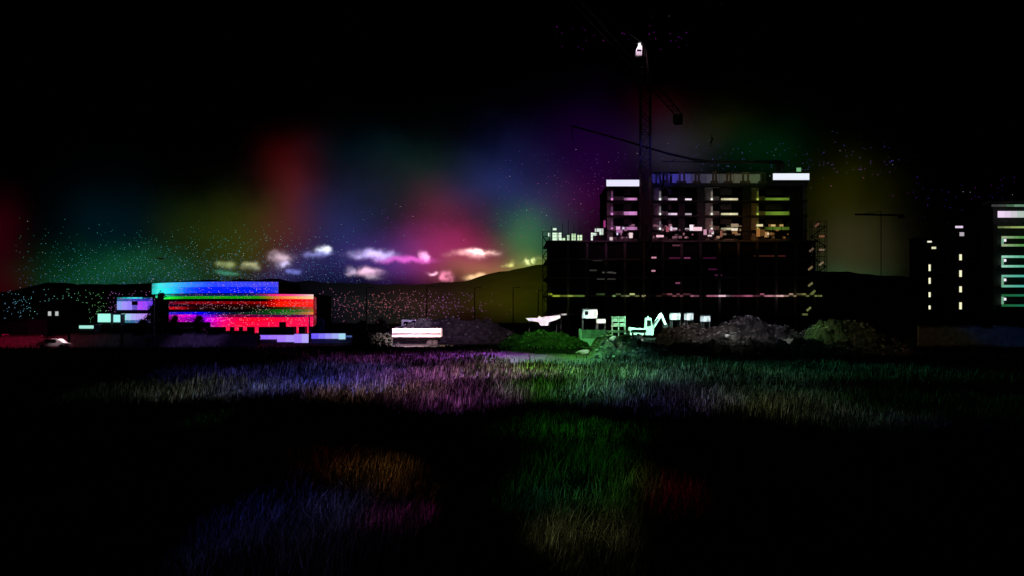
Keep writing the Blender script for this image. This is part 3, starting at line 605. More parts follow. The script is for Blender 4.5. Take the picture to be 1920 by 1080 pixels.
rows = [
 (528, 538, 285, 522, [(285, (40, 150, 150)), (296, (60, 245, 240)), (325, (60, 200, 250)), (360, (50, 130, 255)), (400, (40, 70, 255)), (522, (70, 70, 245))]),
 (538, 549.6, 285, 522, [(285, (40, 190, 190)), (300, (40, 255, 240)), (322, (30, 220, 255)), (350, (20, 90, 255)), (380, (5, 30, 255)), (490, (0, 30, 255)), (522, (40, 60, 220))]),
 (551, 555, 292, 588, [(292, (60, 255, 190)), (310, (40, 210, 160)), (330, (20, 70, 100)), (360, (18, 22, 80)), (470, (22, 24, 90)), (490, (110, 40, 100)), (515, (255, 40, 130)), (550, (255, 80, 150)), (588, (255, 215, 205))]),
 (555, 560, 292, 588, [(292, (60, 255, 170)), (318, (10, 255, 50)), (345, (16, 150, 10)), (480, (20, 150, 0)), (500, (130, 130, 15)), (525, (250, 120, 40)), (550, (250, 170, 80)), (588, (255, 215, 170))]),
 (560, 565, 500, 588, [(500, (40, 0, 0)), (520, (230, 0, 5)), (560, (255, 0, 20)), (588, (255, 40, 60))]),
 (565, 570, 317, 588, [(317, (90, 5, 50)), (345, (120, 0, 10)), (480, (120, 0, 0)), (510, (200, 5, 0)), (525, (255, 30, 0)), (588, (255, 50, 40))]),
 (570, 575, 317, 588, [(317, (26, 0, 24)), (400, (30, 0, 0)), (490, (50, 0, 0)), (510, (190, 5, 0)), (522, (255, 25, 5)), (588, (255, 35, 35))]),
 (575, 580, 317, 588, [(317, (190, 10, 30)), (345, (150, 5, 15)), (360, (30, 0, 0)), (500, (18, 8, 0)), (540, (60, 45, 10)), (588, (190, 60, 40))]),
 (580, 585, 470, 588, [(470, (0, 10, 0)), (510, (10, 70, 10)), (530, (14, 100, 14)), (560, (40, 90, 30)), (588, (160, 110, 40))]),
 (585, 590, 317, 588, [(317, (30, 20, 190)), (380, (0, 0, 240)), (410, (0, 10, 120)), (440, (4, 24, 30)), (500, (8, 60, 26)), (530, (20, 110, 30)), (560, (110, 110, 50)), (588, (240, 130, 60))]),
 (590, 595, 317, 588, [(317, (150, 0, 170)), (350, (255, 0, 210)), (380, (110, 10, 255)), (405, (120, 0, 160)), (430, (110, 0, 50)), (560, (80, 0, 70)), (588, (190, 30, 80))]),
 (595, 604, 317, 588, [(317, (110, 0, 110)), (340, (200, 0, 190)), (352, (120, 0, 130)), (385, (150, 0, 255)), (400, (255, 0, 215)), (425, (255, 0, 110)), (460, (255, 0, 40)), (588, (255, 20, 90))]),
 (604, 613, 395, 588, [(395, (180, 0, 170)), (420, (255, 10, 110)), (450, (255, 5, 60)), (588, (255, 20, 85))]),
]
for (y0, y1, a, c, st) in rows:
    n = max(1, round((c-a)/13.0))
    for k in range(n):
        p0 = a+(c-a)*k/n; p1 = a+(c-a)*(k+1)/n
        if y0 == 604 and 520 < (p0+p1)/2 < 534: continue
        led(lx(p0), lx(p1)-.012, lzf(y1)+.006, lzf(y0)-.006, ramp(st, p0), ramp(st, p1))
for (a, c, y0, y1) in [(424, 431, 613, 620), (440, 448, 613, 620), (456, 463, 613, 620), (478, 485, 613, 625), (556, 560, 613, 626), (576, 580, 613, 626)]:
    led(lx(a), lx(c), lzf(y1), lzf(y0)-.02, lin((250, 20, 75)), lin((250, 25, 80)))
for (a, c) in [(486, 515), (515.5, 555.5), (561, 575)]:
    ym_ = fy(lx((a+c)/2)); box('shop_window', 'dark_glass', LB, lx(a), lx(c), ym_-.75, ym_-.5, lzf(628), lzf(614))
box('door', 'dark_glass', LB, lx(432), lx(439.5), LD-.2, LD-.12, lzf(634), lzf(616))
# glazing bands between the lit rows
for k in range(19): box('glass_band', 'dark_glass', LB, lx(317+k*9.6), lx(317+k*9.6+9.2), fy(lx(321+k*9.6))-.12, fy(lx(321+k*9.6))-.06, lzf(565)+.01, lzf(560)-.01)
box('side_return', 'led', LB, lx(588.7), lx(590.6), fy(lx(589))-.1, fy(lx(589))+1.2, lzf(612), lzf(556), lin((120, 20, 30)))
# left wing
LW = thing('annex_building', 'lilac lit annex with flat roof left of the rainbow building', 'building', (lx(255), LD-3, 0))
LDa = LD-4; ax = lambda p: X(p, LDa); az = lambda p: Z(p, LDa)
box('wall', 'dark_concrete', LW, ax(220), ax(289), LDa, LDa+3.8, 0, az(558))
box('lower_wall', 'dark_concrete', LW, ax(232), ax(288), LDa-1.2, LDa-.05, 0, az(588))  # annex wall faces below glow themselves instead of catching light
for k in range(7):
    p0 = 220+k*9.5; st = [(220, (120, 170, 225)), (232, (165, 150, 255)), (245, (150, 130, 255)), (255, (90, 70, 180)), (262, (170, 70, 250)), (275, (150, 70, 255)), (290, (70, 50, 220))]
    box('lit_wall_panel', 'led', LW, ax(p0), ax(p0+9.2), LDa-.12, LDa-.02, az(581), az(565), ramp(st, p0+5))
    box('lit_wall_panel', 'led', LW, ax(p0), ax(p0+9.2), LDa-.12, LDa-.02, az(565)+.01, az(560), tuple(.5*v for v in ramp([(220, (70, 130, 190)), (250, (90, 90, 255)), (290, (50, 50, 230))], p0+5)))
    box('parapet_cap', 'led', LW, ax(p0), ax(p0+9.2), LDa-.1, LDa-.01, az(560)+.01, az(557.5), ramp([(220, (16, 100, 100)), (250, (70, 240, 245)), (262, (60, 220, 240)), (270, (4, 70, 90)), (290, (4, 60, 80))], p0+5))
box('window', 'dark_glass', LW, ax(248), ax(259), LDa-.2, LDa-.13, az(572), az(565))
for k in range(6):
    p0 = 234+k*9; box('lit_wall_panel', 'led', LW, ax(p0), ax(p0+8.6), LDa-1.34, LDa-1.22, az(600), az(588), ramp([(234, (150, 240, 235)), (250, (175, 175, 245)), (290, (185, 110, 240))], p0))
for k in range(6):
    p0 = 234+k*9; box('dim_wall_panel', 'led', LW, ax(p0), ax(p0+8.6), LDa-1.34, LDa-1.22, az(605), az(600)-.01, ramp([(234, (40, 130, 135)), (262, (60, 90, 170)), (290, (20, 14, 60))], p0))
# mint kiosks
def kiosk(a, c, y0, y1, d, col, label):
    k = thing('kiosk', label, 'kiosk', (X((a+c)/2, d), d+1, 0), 'mint lit kiosks beside the annex')
    box('body', 'dark_concrete', k, X(a, d), X(c, d), d, d+2.4, 0, Z(y0, d)); box('roof', 'steel', k, X(a, d)-.15, X(c, d)+.15, d-.3, d+2.6, Z(y0, d)+.01, Z(y0, d)+.12)
    n = max(1, int((c-a)/11))
    for q in range(n):
        box('lit_front', 'lit', k, X(a+(c-a)*q/n, d), X(a+(c-a)*(q+1)/n-.4, d), d-.12, d-.02, Z(y1, d), Z(y0, d)-.02, lin(col))
    return k
kiosk(184, 208, 588, 604, 142, (165, 255, 235), 'tall mint green lit kiosk left of the lilac annex')
kiosk(212, 226, 590, 604, 143, (160, 245, 240), 'narrow mint green lit kiosk touching the lilac annex')
kiosk(149, 176, 610, 616, 138, (165, 235, 220), 'low mint green lit booth farthest left, in front of the hillside')
# lit garden walls in front
def lowwall(segs, label):
    k = thing('low_wall', label, 'wall', (X(segs[0][0], segs[0][4]), segs[0][4], 0), 'lit low walls in front of the rainbow building')
    for (a, c, y0, y1, d, col) in segs:
        box('wall_block', 'concrete', k, X(a, d), X(c, d), d, d+.3, 0, Z(y0, d))
        n = max(1, int((c-a)/12))
        for q in range(n):
            f = q/max(1, n-1); cc = lin(tuple(u*(1-f)+v*f for u, v in zip(col[0], col[1])))
            box('light_panel', 'led', k, X(a+(c-a)*q/n, d), X(a+(c-a)*(q+1)/n-.3, d), d-.1, d-.02, max(.02, Z(y1, d)), Z(y0, d)-.02, cc)  # wall face glows by itself in place of light falling on it
lowwall([(488, 520, 628, 636, 143, ((150, 105, 255), (160, 115, 255))), (520, 552, 628, 641, 143, ((165, 125, 255), (170, 145, 255))), (552, 580, 626, 645, 143, ((165, 130, 255), (180, 165, 255)))], 'stepped lilac lit low wall under the dark shop windows')
lowwall([(584, 635, 625, 635, 141, ((110, 90, 255), (160, 170, 245))), (635, 648, 625, 636, 141, ((165, 215, 240), (170, 225, 240))), (648, 660, 629, 632, 141, ((60, 90, 150), (30, 50, 90)))], 'long pale blue lit low wall right of the lilac wall')

# ---------------------------------------------------------------- trees and shrubs
def leaves(name, pts_fn, n, s, parent):
    v = []; f = []
    for _ in range(n):
        c = Vector(pts_fn()); r = s*random.uniform(.6, 1.4); a = Vector([random.gauss(0, 1) for _ in range(3)]).normalized(); bb = a.orthogonal().normalized(); k = len(v)
        v += [tuple(c+a*r), tuple(c+bb*r*.6), tuple(c-a*r), tuple(c-bb*r*.6)]; f.append((k, k+1, k+2, k+3))
    me = bpy.data.meshes.new(name); me.from_pydata(v, [], f); me.materials.append(M['leaf']); return link(name, me, parent)
def tree(px, ybot, ytop, wpx, d, label, shape, group='dark trees before the lit buildings', n=2600):
    x = X(px, d); z0 = 0; h = Z(ytop, d); w = wpx/F*d/2
    t = thing('tree', label, 'tree', (x, d, 0), group)
    b = MB()
    for k in range(4): bmesh.ops.create_cone(b.bm, segments=8, radius1=.22*(1-k*.22), radius2=.22*(1-(k+1)*.22)+.01, depth=h*.22, matrix=Matrix.Translation((x+.05*k, d, h*.22*(k+.5))))
    b.build('trunk', 'bark', t)
    for k in range(7):
        zz = h*(.25+.09*k); an = k*2.4; L = w*.8*(1-.09*k); bar('limb', 'bark', t, (x, d, zz), (x+math.cos(an)*L, d+math.sin(an)*L, zz+.4*L), .07)
    cl = []
    for _ in range(34):
        u = random.random(); a = random.uniform(0, 2*math.pi)
        if shape == 'cone': zz = h*(.12+.86*u); rr = w*(1-u)**.75*random.uniform(.35, 1)+.1
        else: zz = h*(.45+.45*u); rr = w*math.sqrt(max(.05, 1-((u-.45)*1.9)**2))*random.uniform(.2, .9)
        cl.append((x+math.cos(a)*rr, d+math.sin(a)*rr, zz, .25*w+.12))
    def pf():
        c = random.choice(cl); return [c[i]+random.gauss(0, c[3]*.6) for i in range(3)]
    leaves('crown', pf, n, .09+.03*w, t)
tree(302, 0, 551, 26, 128, 'tall dark conifer standing at the corner of the rainbow building', 'cone')
tree(286, 0, 573, 30, 127, 'shorter dark conifer left of the tall conifer', 'cone')
tree(328, 0, 588, 15, 129, 'small round tree just right of the tall conifer', 'round', n=1200)
tree(373, 0, 587, 20, 134, 'small round tree behind the purple van', 'round', n=1200)
tree(268, 0, 596, 20, 129, 'lowest bushy tree below the lilac annex', 'round', n=1200)
tree(600, 0, 596, 20, 146, 'small tree at the right end of the rainbow building', 'round', n=1200)
tree(680, 0, 600, 26, 134, 'small dark tree between the blue wall and white trailer', 'round', n=1200)
tree(715, 0, 597, 30, 140, 'small dark tree behind the left end of the white trailer', 'round', n=1400)
tree(1690, 0, 590, 46, 134, 'dark roadside tree left of the apartment blocks', 'round', n=1800)
tree(1720, 0, 596, 30, 130, 'smaller roadside tree nearest the apartment blocks', 'round', n=1400)
def hedge(a, c, ytop, d, label):
    x0, x1, h = X(a, d), X(c, d), Z(ytop, d); t = thing('hedge', label, 'hedge', ((x0+x1)/2, d, 0), 'dark hedges in front of the lit buildings')
    leaves('foliage', lambda: (random.uniform(x0, x1), d+random.uniform(-.8, .8), random.uniform(.05, h)*(.8+.2*math.sin(random.random()*6))), int(260*(x1-x0)), .16, t)
    for k in range(int((x1-x0)/1.5)): bar('stem', 'bark', t, (x0+.7+k*1.5, d, 0), (x0+.7+k*1.5, d, h*.8), .08)
hedge(185, 300, 608, 131, 'long dark clipped hedge below the lilac annex')
hedge(318, 420, 614, 132, 'long dark hedge behind the purple van')
hedge(400, 486, 622, 136, 'low dark hedge below the red light panels')
hedge(662, 735, 624, 128, 'dark hedge right of the pale blue wall')

# ---------------------------------------------------------------- vehicles and site plant
def wheels(p, xs, y0, y1, r=.42):
    for x in xs:
        for y in (y0, y1):
            b = MB(); b.cyl((x, y, r), r, .26, 'Y'); w = b.build('wheel', 'rubber', p); b = MB(); b.cyl((x, y+(-.15 if y == y0 else .15), r), r*.5, .05, 'Y', 10); b.build('rim', 'steel', w).matrix_parent_inverse = Matrix.Translation(p.location).inverted() if False else Matrix.Identity(4)
def van(px, d, L, H, label, cat='van', flip=False, group='white vehicles on the building site'):
    x = X(px, d); t = thing('delivery_van', label, cat, (x, d, 0), group); s = -1 if flip else 1
    b = MB(); pr = [(-L/2, .45), (L/2-.1, .45), (L/2, 1.0), (L/2-.7, 1.25), (L/2-1.5, H), (-L/2+.1, H)]
    b.prism([(x+s*u, v) for u, v in pr], d-.95, d+.95); b.build('body', 'white', t, bevel=.05)
    b = MB(); b.prism([(x+s*u, v) for u, v in [(L/2-.95, 1.25), (L/2-1.55, H-.2), (L/2-2.2, H-.2), (L/2-2.2, 1.25)]], d-.985, d-.96); b.build('side_window', 'dark_glass', t)
    b = MB(); b.prism([(x+s*u, v) for u, v in [(-L/2+.5, 1.35), (-L/2+.5, H-.3), (-L/2+1.3, H-.3), (-L/2+1.3, 1.35)]], d-.985, d-.96); b.build('side_window', 'dark_glass', t)
    wheels(t, [x-L/2+.9, x+L/2-.9], d-.9, d+.9, .36)
    box('bumper', 'rubber', t, x+s*(L/2-.05), x+s*(L/2+.08), d-.9, d+.9, .4, .62); box('headlight', 'white', t, x+s*(L/2-.03), x+s*(L/2+.03), d-.8, d-.5, .75, .95)
    return t
van(370, 137, 4.6, 2.6, 'purple lit van parked before the small round tree', group='vans near the rainbow building')
van(775, 150, 4.0, 3.7, 'white van seen over the white trailer', group='vans near the rainbow building')
van(1267, 144, 2.6, 4.5, 'small square white van, leftmost of three near the building') if False else None
# trailer
T = thing('box_trailer', 'long white box trailer standing alone left of the earth mound', 'trailer', (X(781, 130), 130, 0))
box('box_body', 'white', T, X(735, 130), X(827, 130), 130, 132.4, Z(632, 130), Z(616, 130)); box('chassis', 'steel', T, X(737, 130), X(825, 130), 130.3, 132.1, .8, Z(632, 130)-.01)
wheels(T, [X(805, 130), X(815, 130)], 130.3, 132.1, .45); box('landing_leg', 'steel', T, X(745, 130), X(746.5, 130), 130.4, 130.6, 0, .85); box('side_rail', 'pale_wall', T, X(735.5, 130), X(826.5, 130), 129.9, 129.98, Z(625, 130), Z(624, 130))
# saloon car by the road left
CR = thing('parked_car', 'pale car with lit side parked on the road far left', 'car', (X(103, 121), 121, 0))
b = MB(); x = X(103, 121); b.prism([(x+u, v) for u, v in [(-2.1, .3), (2.1, .3), (2.15, .7), (1.3, .85), (.7, 1.35), (-.9, 1.38), (-1.5, .9), (-2.15, .8)]], 120.2, 121.8); b.build('body', 'white', CR, bevel=.05)
b = MB(); b.prism([(x+u, v) for u, v in [(-.8, .92), (.6, .92), (.5, 1.27), (-.7, 1.27)]], 120.16, 120.19); b.build('side_window', 'dark_glass', CR); wheels(CR, [x-1.3, x+1.3], 120.3, 121.7, .32)
# cabins on the site
def cabin(a, c, y0, y1, d, label, group='white site cabins before the unfinished building'):
    k = thing('site_cabin', label, 'cabin', (X((a+c)/2, d), d+1, 0), group); x0, x1 = X(a, d), X(c, d)
    z0, z1 = Z(y1, d), Z(y0, d)
    box('body', 'white', k, x0, x1, d, d+2.3, z0, z1); box('roof', 'steel', k, x0-.08, x1+.08, d-.08, d+2.4, z1+.01, z1+.1)
    for u in (x0+.08, x1-.08): bar('support_leg', 'steel', k, (u, d+.2, 0), (u, d+.2, z0), .14); bar('support_leg', 'steel', k, (u, d+2.1, 0), (u, d+2.1, z0), .14)
    if x1-x0 > 1.6: box('window', 'dark_glass', k, x0+.3, x0+.8, d-.04, d-.01, (z0+z1)/2-.1, z1-.3)
    box('door', 'pale_wall', k, x1-.6, x1-.15, d-.05, d-.01, z0+.03, z1-.25)
cabin(1093, 1120, 580, 597, 138, 'largest white site cabin raised on legs, left of the green excavator')
cabin(1120, 1135, 598, 606, 137, 'small pinkish site cabin touching the largest cabin')
cabin(1260, 1276, 587, 600, 142, 'square white site cabin, leftmost of the three right of the excavator')
cabin(1288, 1300, 587, 600, 141, 'narrow white site cabin, middle of the three right of the excavator')
cabin(1319, 1332, 592, 603, 141, 'small white site cabin, rightmost of the three near the earth heap')
# canopy
CN = thing('canopy', 'white slanting tarpaulin canopy on poles at the left of the site yard', 'canopy', (X(1022, 138), 138, 0)); dd = 138
b = MB(); b.prism([(X(u, dd), Z(v, dd)) for u, v in [(984, 596), (1008, 596), (1012, 592), (1016, 595), (1035, 592), (1050, 591), (1051, 596), (1042, 600), (1029, 604), (1027, 611), (1013, 611), (1010, 604), (992, 602)]], dd, dd+1.6); b.build('tarpaulin', 'tarp', CN)
for u in (992, 1014, 1026, 1044): bar('pole', 'steel', CN, (X(u, dd), dd+.8, 0), (X(u, dd), dd+.8, Z(600, dd)), .09)
box('flag', 'tarp', CN, X(1053, dd), X(1063, dd), dd+.4, dd+.45, Z(591.5, dd), Z(588, dd)); bar('pole', 'steel', CN, (X(1052, dd), dd+.4, 0), (X(1052, dd), dd+.4, Z(586, dd)), .08)
# excavator
EX = thing('excavator', 'pale green excavator with bent arm among the site cabins', 'excavator', (X(1212, 140), 140, 0)); ed = 140; x = X(1205, ed)
for y in (ed-1.1, ed+1.1):
    b = MB(); b.prism([(x-2, .2), (x+2, .2), (x+2.3, .55), (x+2, .95), (x-2, .95), (x-2.3, .55)], y-.28, y+.28); b.build('track', 'rubber', EX)
box('turntable', 'steel', EX, x-.9, x+.9, ed-.8, ed+.8, .95, 1.3)
b = MB(); b.prism([(x-2.2, 1.3), (x+1.6, 1.3), (x+1.6, 2.3), (x-2.2, 2.6)], ed-1.2, ed+1.2); b.build('engine_house', 'white', EX, bevel=.08)
b = MB(); b.prism([(x+.2, 2.32), (x+1.55, 2.32), (x+1.2, 4.1), (x+.3, 4.1)], ed-1.15, ed-.1); b.build('cab', 'white', EX, bevel=.05)
box('cab_window', 'dark_glass', EX, x+.5, x+1.1, ed-1.22, ed-1.16, 2.8, 3.7)
b = MB(); b.bar((x+1.4, ed, 2.2), (x+2.9, ed, 4.7), .5); b.build('boom', 'white', EX)
b = MB(); b.bar((x+2.8, ed, 4.8), (x+3.6, ed, 3.0), .4); b.build('stick', 'white', EX)
b = MB(); b.prism([(x+3.2, 3.0), (x+4.0, 3.0), (x+3.8, 2.2), (x+3.3, 2.2)], ed-.5, ed+.5); b.build('bucket', 'steel', EX)
bar('hydraulic_ram', 'steel', EX, (x+1.2, ed-.3, 2.6), (x+2.4, ed-.3, 4.0), .14)
box('beacon', 'white', EX, x+.6, x+.85, ed-.8, ed-.5, 4.1, 4.45)
# skip / frames of concrete left centre (bright L edge)
CE = thing('concrete_trough', 'open concrete trough with pale left edge beside the green lit dirt', 'trough', (X(1110, 128), 128, 0)); td = 128
box('end_wall', 'white', CE, X(1088, td), X(1091, td), td, td+3, 0.0, Z(617, td)); box('front_wall', 'white', CE, X(1091.2, td), X(1116, td), td, td+.25, .0, Z(635, td)); box('back_wall', 'concrete', CE, X(1091.2, td), X(1140, td), td+3.0, td+3.2, 0, Z(619, td)); box('floor_plate', 'concrete', CE, X(1091.3, td), X(1140, td), td+.3, td+2.95, .05, .15)
for (a, c, y0, y1, d, lab) in [(1138, 1182, 619.5, 623.5, 131, 'middle grey concrete beam lying behind the trough'), (1184, 1212, 619, 624, 130, 'pale concrete beam lying at the right end of the row')]:
    k = thing('concrete_beam', lab, 'beam', (X((a+c)/2, d), d, 0), 'precast beams on trestles in the yard'); box('beam', 'pale_wall', k, X(a, d), X(c, d), d, d+.5, Z(y1, d), Z(y0, d))
    for u in (a+3, c-3): box('trestle', 'timber', k, X(u-1, d), X(u+1, d), d+.05, d+.45, 0, Z(y1, d)-.01)
# cross braced rack / pallets
PK = thing('material_rack', 'dim green material rack stacked between cabin and excavator', 'rack', (X(1163, 139), 139, 0)); pd = 139
for u in (1148, 1160, 1172): box('upright', 'yellow', PK, X(u-.8, pd), X(u+.8, pd), pd, pd+.2, 0, Z(593, pd))
for v in (594, 602, 611): box('shelf', 'yellow', PK, X(1147, pd), X(1173, pd), pd, pd+1, Z(v+1.4, pd), Z(v, pd))
for k, (a, c, v) in enumerate([(1150, 1158, 602), (1162, 1170, 602), (1151, 1160, 611), (1163, 1171, 611)]): box('crate', 'pale_wall', PK, X(a, pd), X(c, pd), pd+.1, pd+.9, Z(v, pd)+.01, Z(v-5, pd))

# earth heaps
def heap(a, c, ytop, d, depth, label, skew=0.5, seed=1, rocks=26, rock_mat='heap', tops=None):
    x0, x1 = X(a, d), X(c, d); hh = Z(ytop, d); t = thing('earth_heap', label, 'earth heap', ((x0+x1)/2, d, 0), 'earth heaps on the edge of the building site')
    n, m = 74, 40; xs = np.linspace(x0, x1, n); ys = np.linspace(d-depth/2, d+depth/2, m)
    def zf(i, j):
        u = i/(n-1); v = j/(m-1); g_ = float(G(np.float64(xs[i]), np.float64(ys[j])))-.12; pu = (u/skew if u < skew else (1-u)/(1-skew)); pu = max(0, pu); pv = 1-abs(2*v-1)
        q = (1-(1-min(1, pu*1.25))**2)*(1-(1-min(1, pv*1.35))**2)
        if q <= 0: return g_
        return g_+(hh+.15)*q*(.86+.25*noise.noise((xs[i]*.35, ys[j]*.35, seed)))+.75*q**.5*noise.noise((xs[i]*.9, ys[j]*.9, seed+9))+.4*noise.noise((xs[i]*2.2, ys[j]*2.2, seed))*min(1, q*6)
    grid_mesh('mound', xs, ys, zf, 'heap', t, smooth=False)
    bm = bmesh.new()
    for k in range(rocks*7):
        i = random.randrange(4, n-4); j = random.randrange(1, m//2+2); z = zf(i, j)
        if z < 0: continue
        s = random.uniform(.05, .26); bmesh.ops.create_icosphere(bm, subdivisions=1, radius=s, matrix=Matrix.Translation((xs[i], ys[j], z+s*.3)) @ Matrix.Rotation(random.random()*3, 4, 'X') @ Matrix.Diagonal((1, .8, .6, 1)))
    for v in bm.verts: v.co += Vector([random.uniform(-.04, .04) for _ in range(3)])
    me = bpy.data.meshes.new('rubble'); bm.to_mesh(me); bm.free(); me.materials.append(M['stone'])
    r = link('rubble', me, t); r['kind'] = 'stuff'
heap(690, 985, 598, 150, 14, 'long low dark earth mound behind the white trailer', .55, 3, 10)
heap(1100, 1262, 632, 99, 11, 'low teal lit earth heap in front of the beams', .3, 4, 22)
heap(1222, 1350, 606, 112, 10, 'brownish earth heap below the three small cabins', .55, 5, 20)
heap(1290, 1520, 599, 112, 15, 'widest rough earth heap in front of the unfinished building', .5, 6, 40)
heap(1492, 1700, 603, 106, 12, 'green lit earth heap at the right corner of the building', .28, 7, 20)
heap(925, 1110, 622, 124, 9, 'low green lit dirt bank under the slanting canopy', .5, 8, 12)
heap(1180, 1760, 636, 102, 6, 'long low scrubby bank joining the feet of the bigger heaps', .4, 11, 60)
def roadwall(a, c, yt, d, label):
    k = thing('roadside_wall', label, 'wall', (X((a+c)/2, d), d, 0), 'roadside walls at left'); n = int((c-a)/22)
    for q in range(n):
        zt_ = Z(yt, d)+.25*noise.noise((q*.7, 1, 2)); box('wall_bay', 'concrete', k, X(a+(c-a)*q/n, d), X(a+(c-a)*(q+1)/n, d)-.04, d, d+.3, 0, zt_); box('coping', 'dark_concrete', k, X(a+(c-a)*q/n, d), X(a+(c-a)*(q+1)/n, d)-.04, d-.05, d+.35, zt_+.003, zt_+.1)
roadwall(-40, 126, 630, 126, 'long red lit roadside wall behind the pale parked car')
roadwall(132, 482, 626, 126, 'long grey blue roadside wall right of the pale parked car')
roadwall(1722, 1960, 612, 121, 'low roadside wall at the foot of the dark apartment blocks, brown fading to blue')
# big pale stones
for (px, py, d, s, lab) in [(1311, 673, 94, .33, 'brightest white stone block alone on the field edge'), (1338, 662, 104, .5, 'lowest pale boulder of the slanting line on the wide heap'), (1350, 648, 105.5, .42, 'middle pale boulder of the slanting line on the wide heap'), (1364, 632, 107, .38, 'upper pale boulder of the slanting line on the wide heap'), (1378, 656, 104, .5, 'flat grey boulder at the foot of the wide heap'), (1488, 658, 103, .6, 'long flat pale boulder right of the wide heap'), (1222, 663, 97, .38, 'pale boulder at the right foot of the teal heap'), (1208, 655, 97, .36, 'small pale boulder on the right slope of the teal heap'), (1100, 662, 100, .7, 'long white stone slab lying left of the teal heap'), (1150, 638, 96, .5, 'pale boulder on top of the teal heap')]:
    bm = bmesh.new(); bmesh.ops.create_icosphere(bm, subdivisions=2, radius=s)
    for v in bm.verts: v.co *= 1+.28*noise.noise(v.co*2.3/s+Vector((px, 0, 0)))
    z = Z(py, d); gz = 0 if z > .8 else z
    me = bpy.data.meshes.new('boulder'); bm.to_mesh(me); bm.free(); me.materials.append(M['stone']); o = link('boulder', me); o.location = (X(px, d), d, max(.25*s, z)); o.scale = (1.7 if 'long' in lab or 'flat' in lab else 1, 1, .55 if 'flat' in lab or 'slab' in lab else .85)
    tag(o, lab, 'boulder', 'pale boulders around the earth heaps')
    added_spot(px, py, .9, (225, 240, 235), 2.6, d=d, z=max(.1, z))

# ---------------------------------------------------------------- lamp posts
for i, (px, yt, d, lab) in enumerate([(289, 555, 124, 'tall thin lamp post beside the tall conifer'), (687, 540, 165, 'thin lamp post left of the white trailer'), (800, 538, 165, 'thin lamp post above the right end of the white trailer'), (890, 540, 168, 'thin lamp post behind the dark earth mound'), (962, 540, 170, 'thin lamp post midway between mound and canopy'), (1009, 545, 172, 'thin lamp post nearest the unfinished building'), (580, 592, 138, 'short post at the right corner of the shop windows')]):
    x = X(px, d); zt2 = Z(yt, d); k = thing('lamp_post', lab, 'lamp post', (x, d, 0), 'unlit lamp posts'); b = MB()
    bmesh.ops.create_cone(b.bm, segments=10, radius1=.13, radius2=.07, depth=zt2, matrix=Matrix.Translation((x, d, zt2/2))); b.build('pole', 'concrete', k)
    bar('arm', 'steel', k, (x, d, zt2), (x+.9, d, zt2+.15), .08); box('lamp_head', 'steel', k, x+.8, x+1.3, d-.12, d+.12, zt2+.08, zt2+.2)
# far left small bright windows and red frame
H1 = thing('far_house', 'dark far house with two small pale lit windows at left', 'house', (X(100, 200), 203, 0)); hd = 200
b = MB(); b.prism([(X(70, hd), 0), (X(135, hd), 0), (X(135, hd), Z(575, hd)), (X(102, hd), Z(563, hd)), (X(70, hd), Z(575, hd))], hd, hd+8); b.build('wall', 'dark_concrete', H1)
for a in (90.5, 104): box('window', 'lit', H1, X(a, hd), X(a+5.5, hd), hd-.1, hd-.02, Z(592, hd), Z(584, hd), lin((185, 190, 188))); box('sill', 'concrete', H1, X(a-1, hd), X(a+6.5, hd), hd-.25, hd-.02, Z(593.4, hd), Z(592.3, hd))
b = MB(); b.prism([(X(68, hd), Z(575.6, hd)), (X(102, hd), Z(562.6, hd)), (X(137, hd), Z(575.6, hd)), (X(137, hd), Z(574, hd)), (X(102, hd), Z(561, hd)), (X(68, hd), Z(574, hd))], hd-.4, hd+8.4); b.build('roof', 'steel', H1)
H2 = thing('far_house', 'dark far house at the extreme left with a dull red lit gate', 'house', (X(25, 165), 168, 0)); hd = 165
b = MB(); b.box(X(-30, hd), X(52, hd), hd, hd+7, 0, Z(600, hd)); b.build('wall', 'dark_concrete', H2); box('window', 'lit', H2, X(45, hd), X(59, hd), hd+.5, hd+.6, Z(580, hd), Z(576, hd), lin((90, 20, 45))) if False else None
box('roof', 'steel', H2, X(-32, hd), X(54, hd), hd-.3, hd+7.3, Z(600, hd)+.01, Z(598, hd))
for a in (4, 12.5): box('gate_post', 'lit', H2, X(a, hd-8), X(a+3, hd-8), hd-8, hd-7.8, Z(646, hd-8) if False else .02, Z(628, hd-8), lin((120, 5, 45)))
box('gate_lintel', 'lit', H2, X(4, hd-8), X(15.5, hd-8), hd-8, hd-7.8, Z(628, hd-8)+.01, Z(626.5, hd-8), lin((110, 5, 42)))

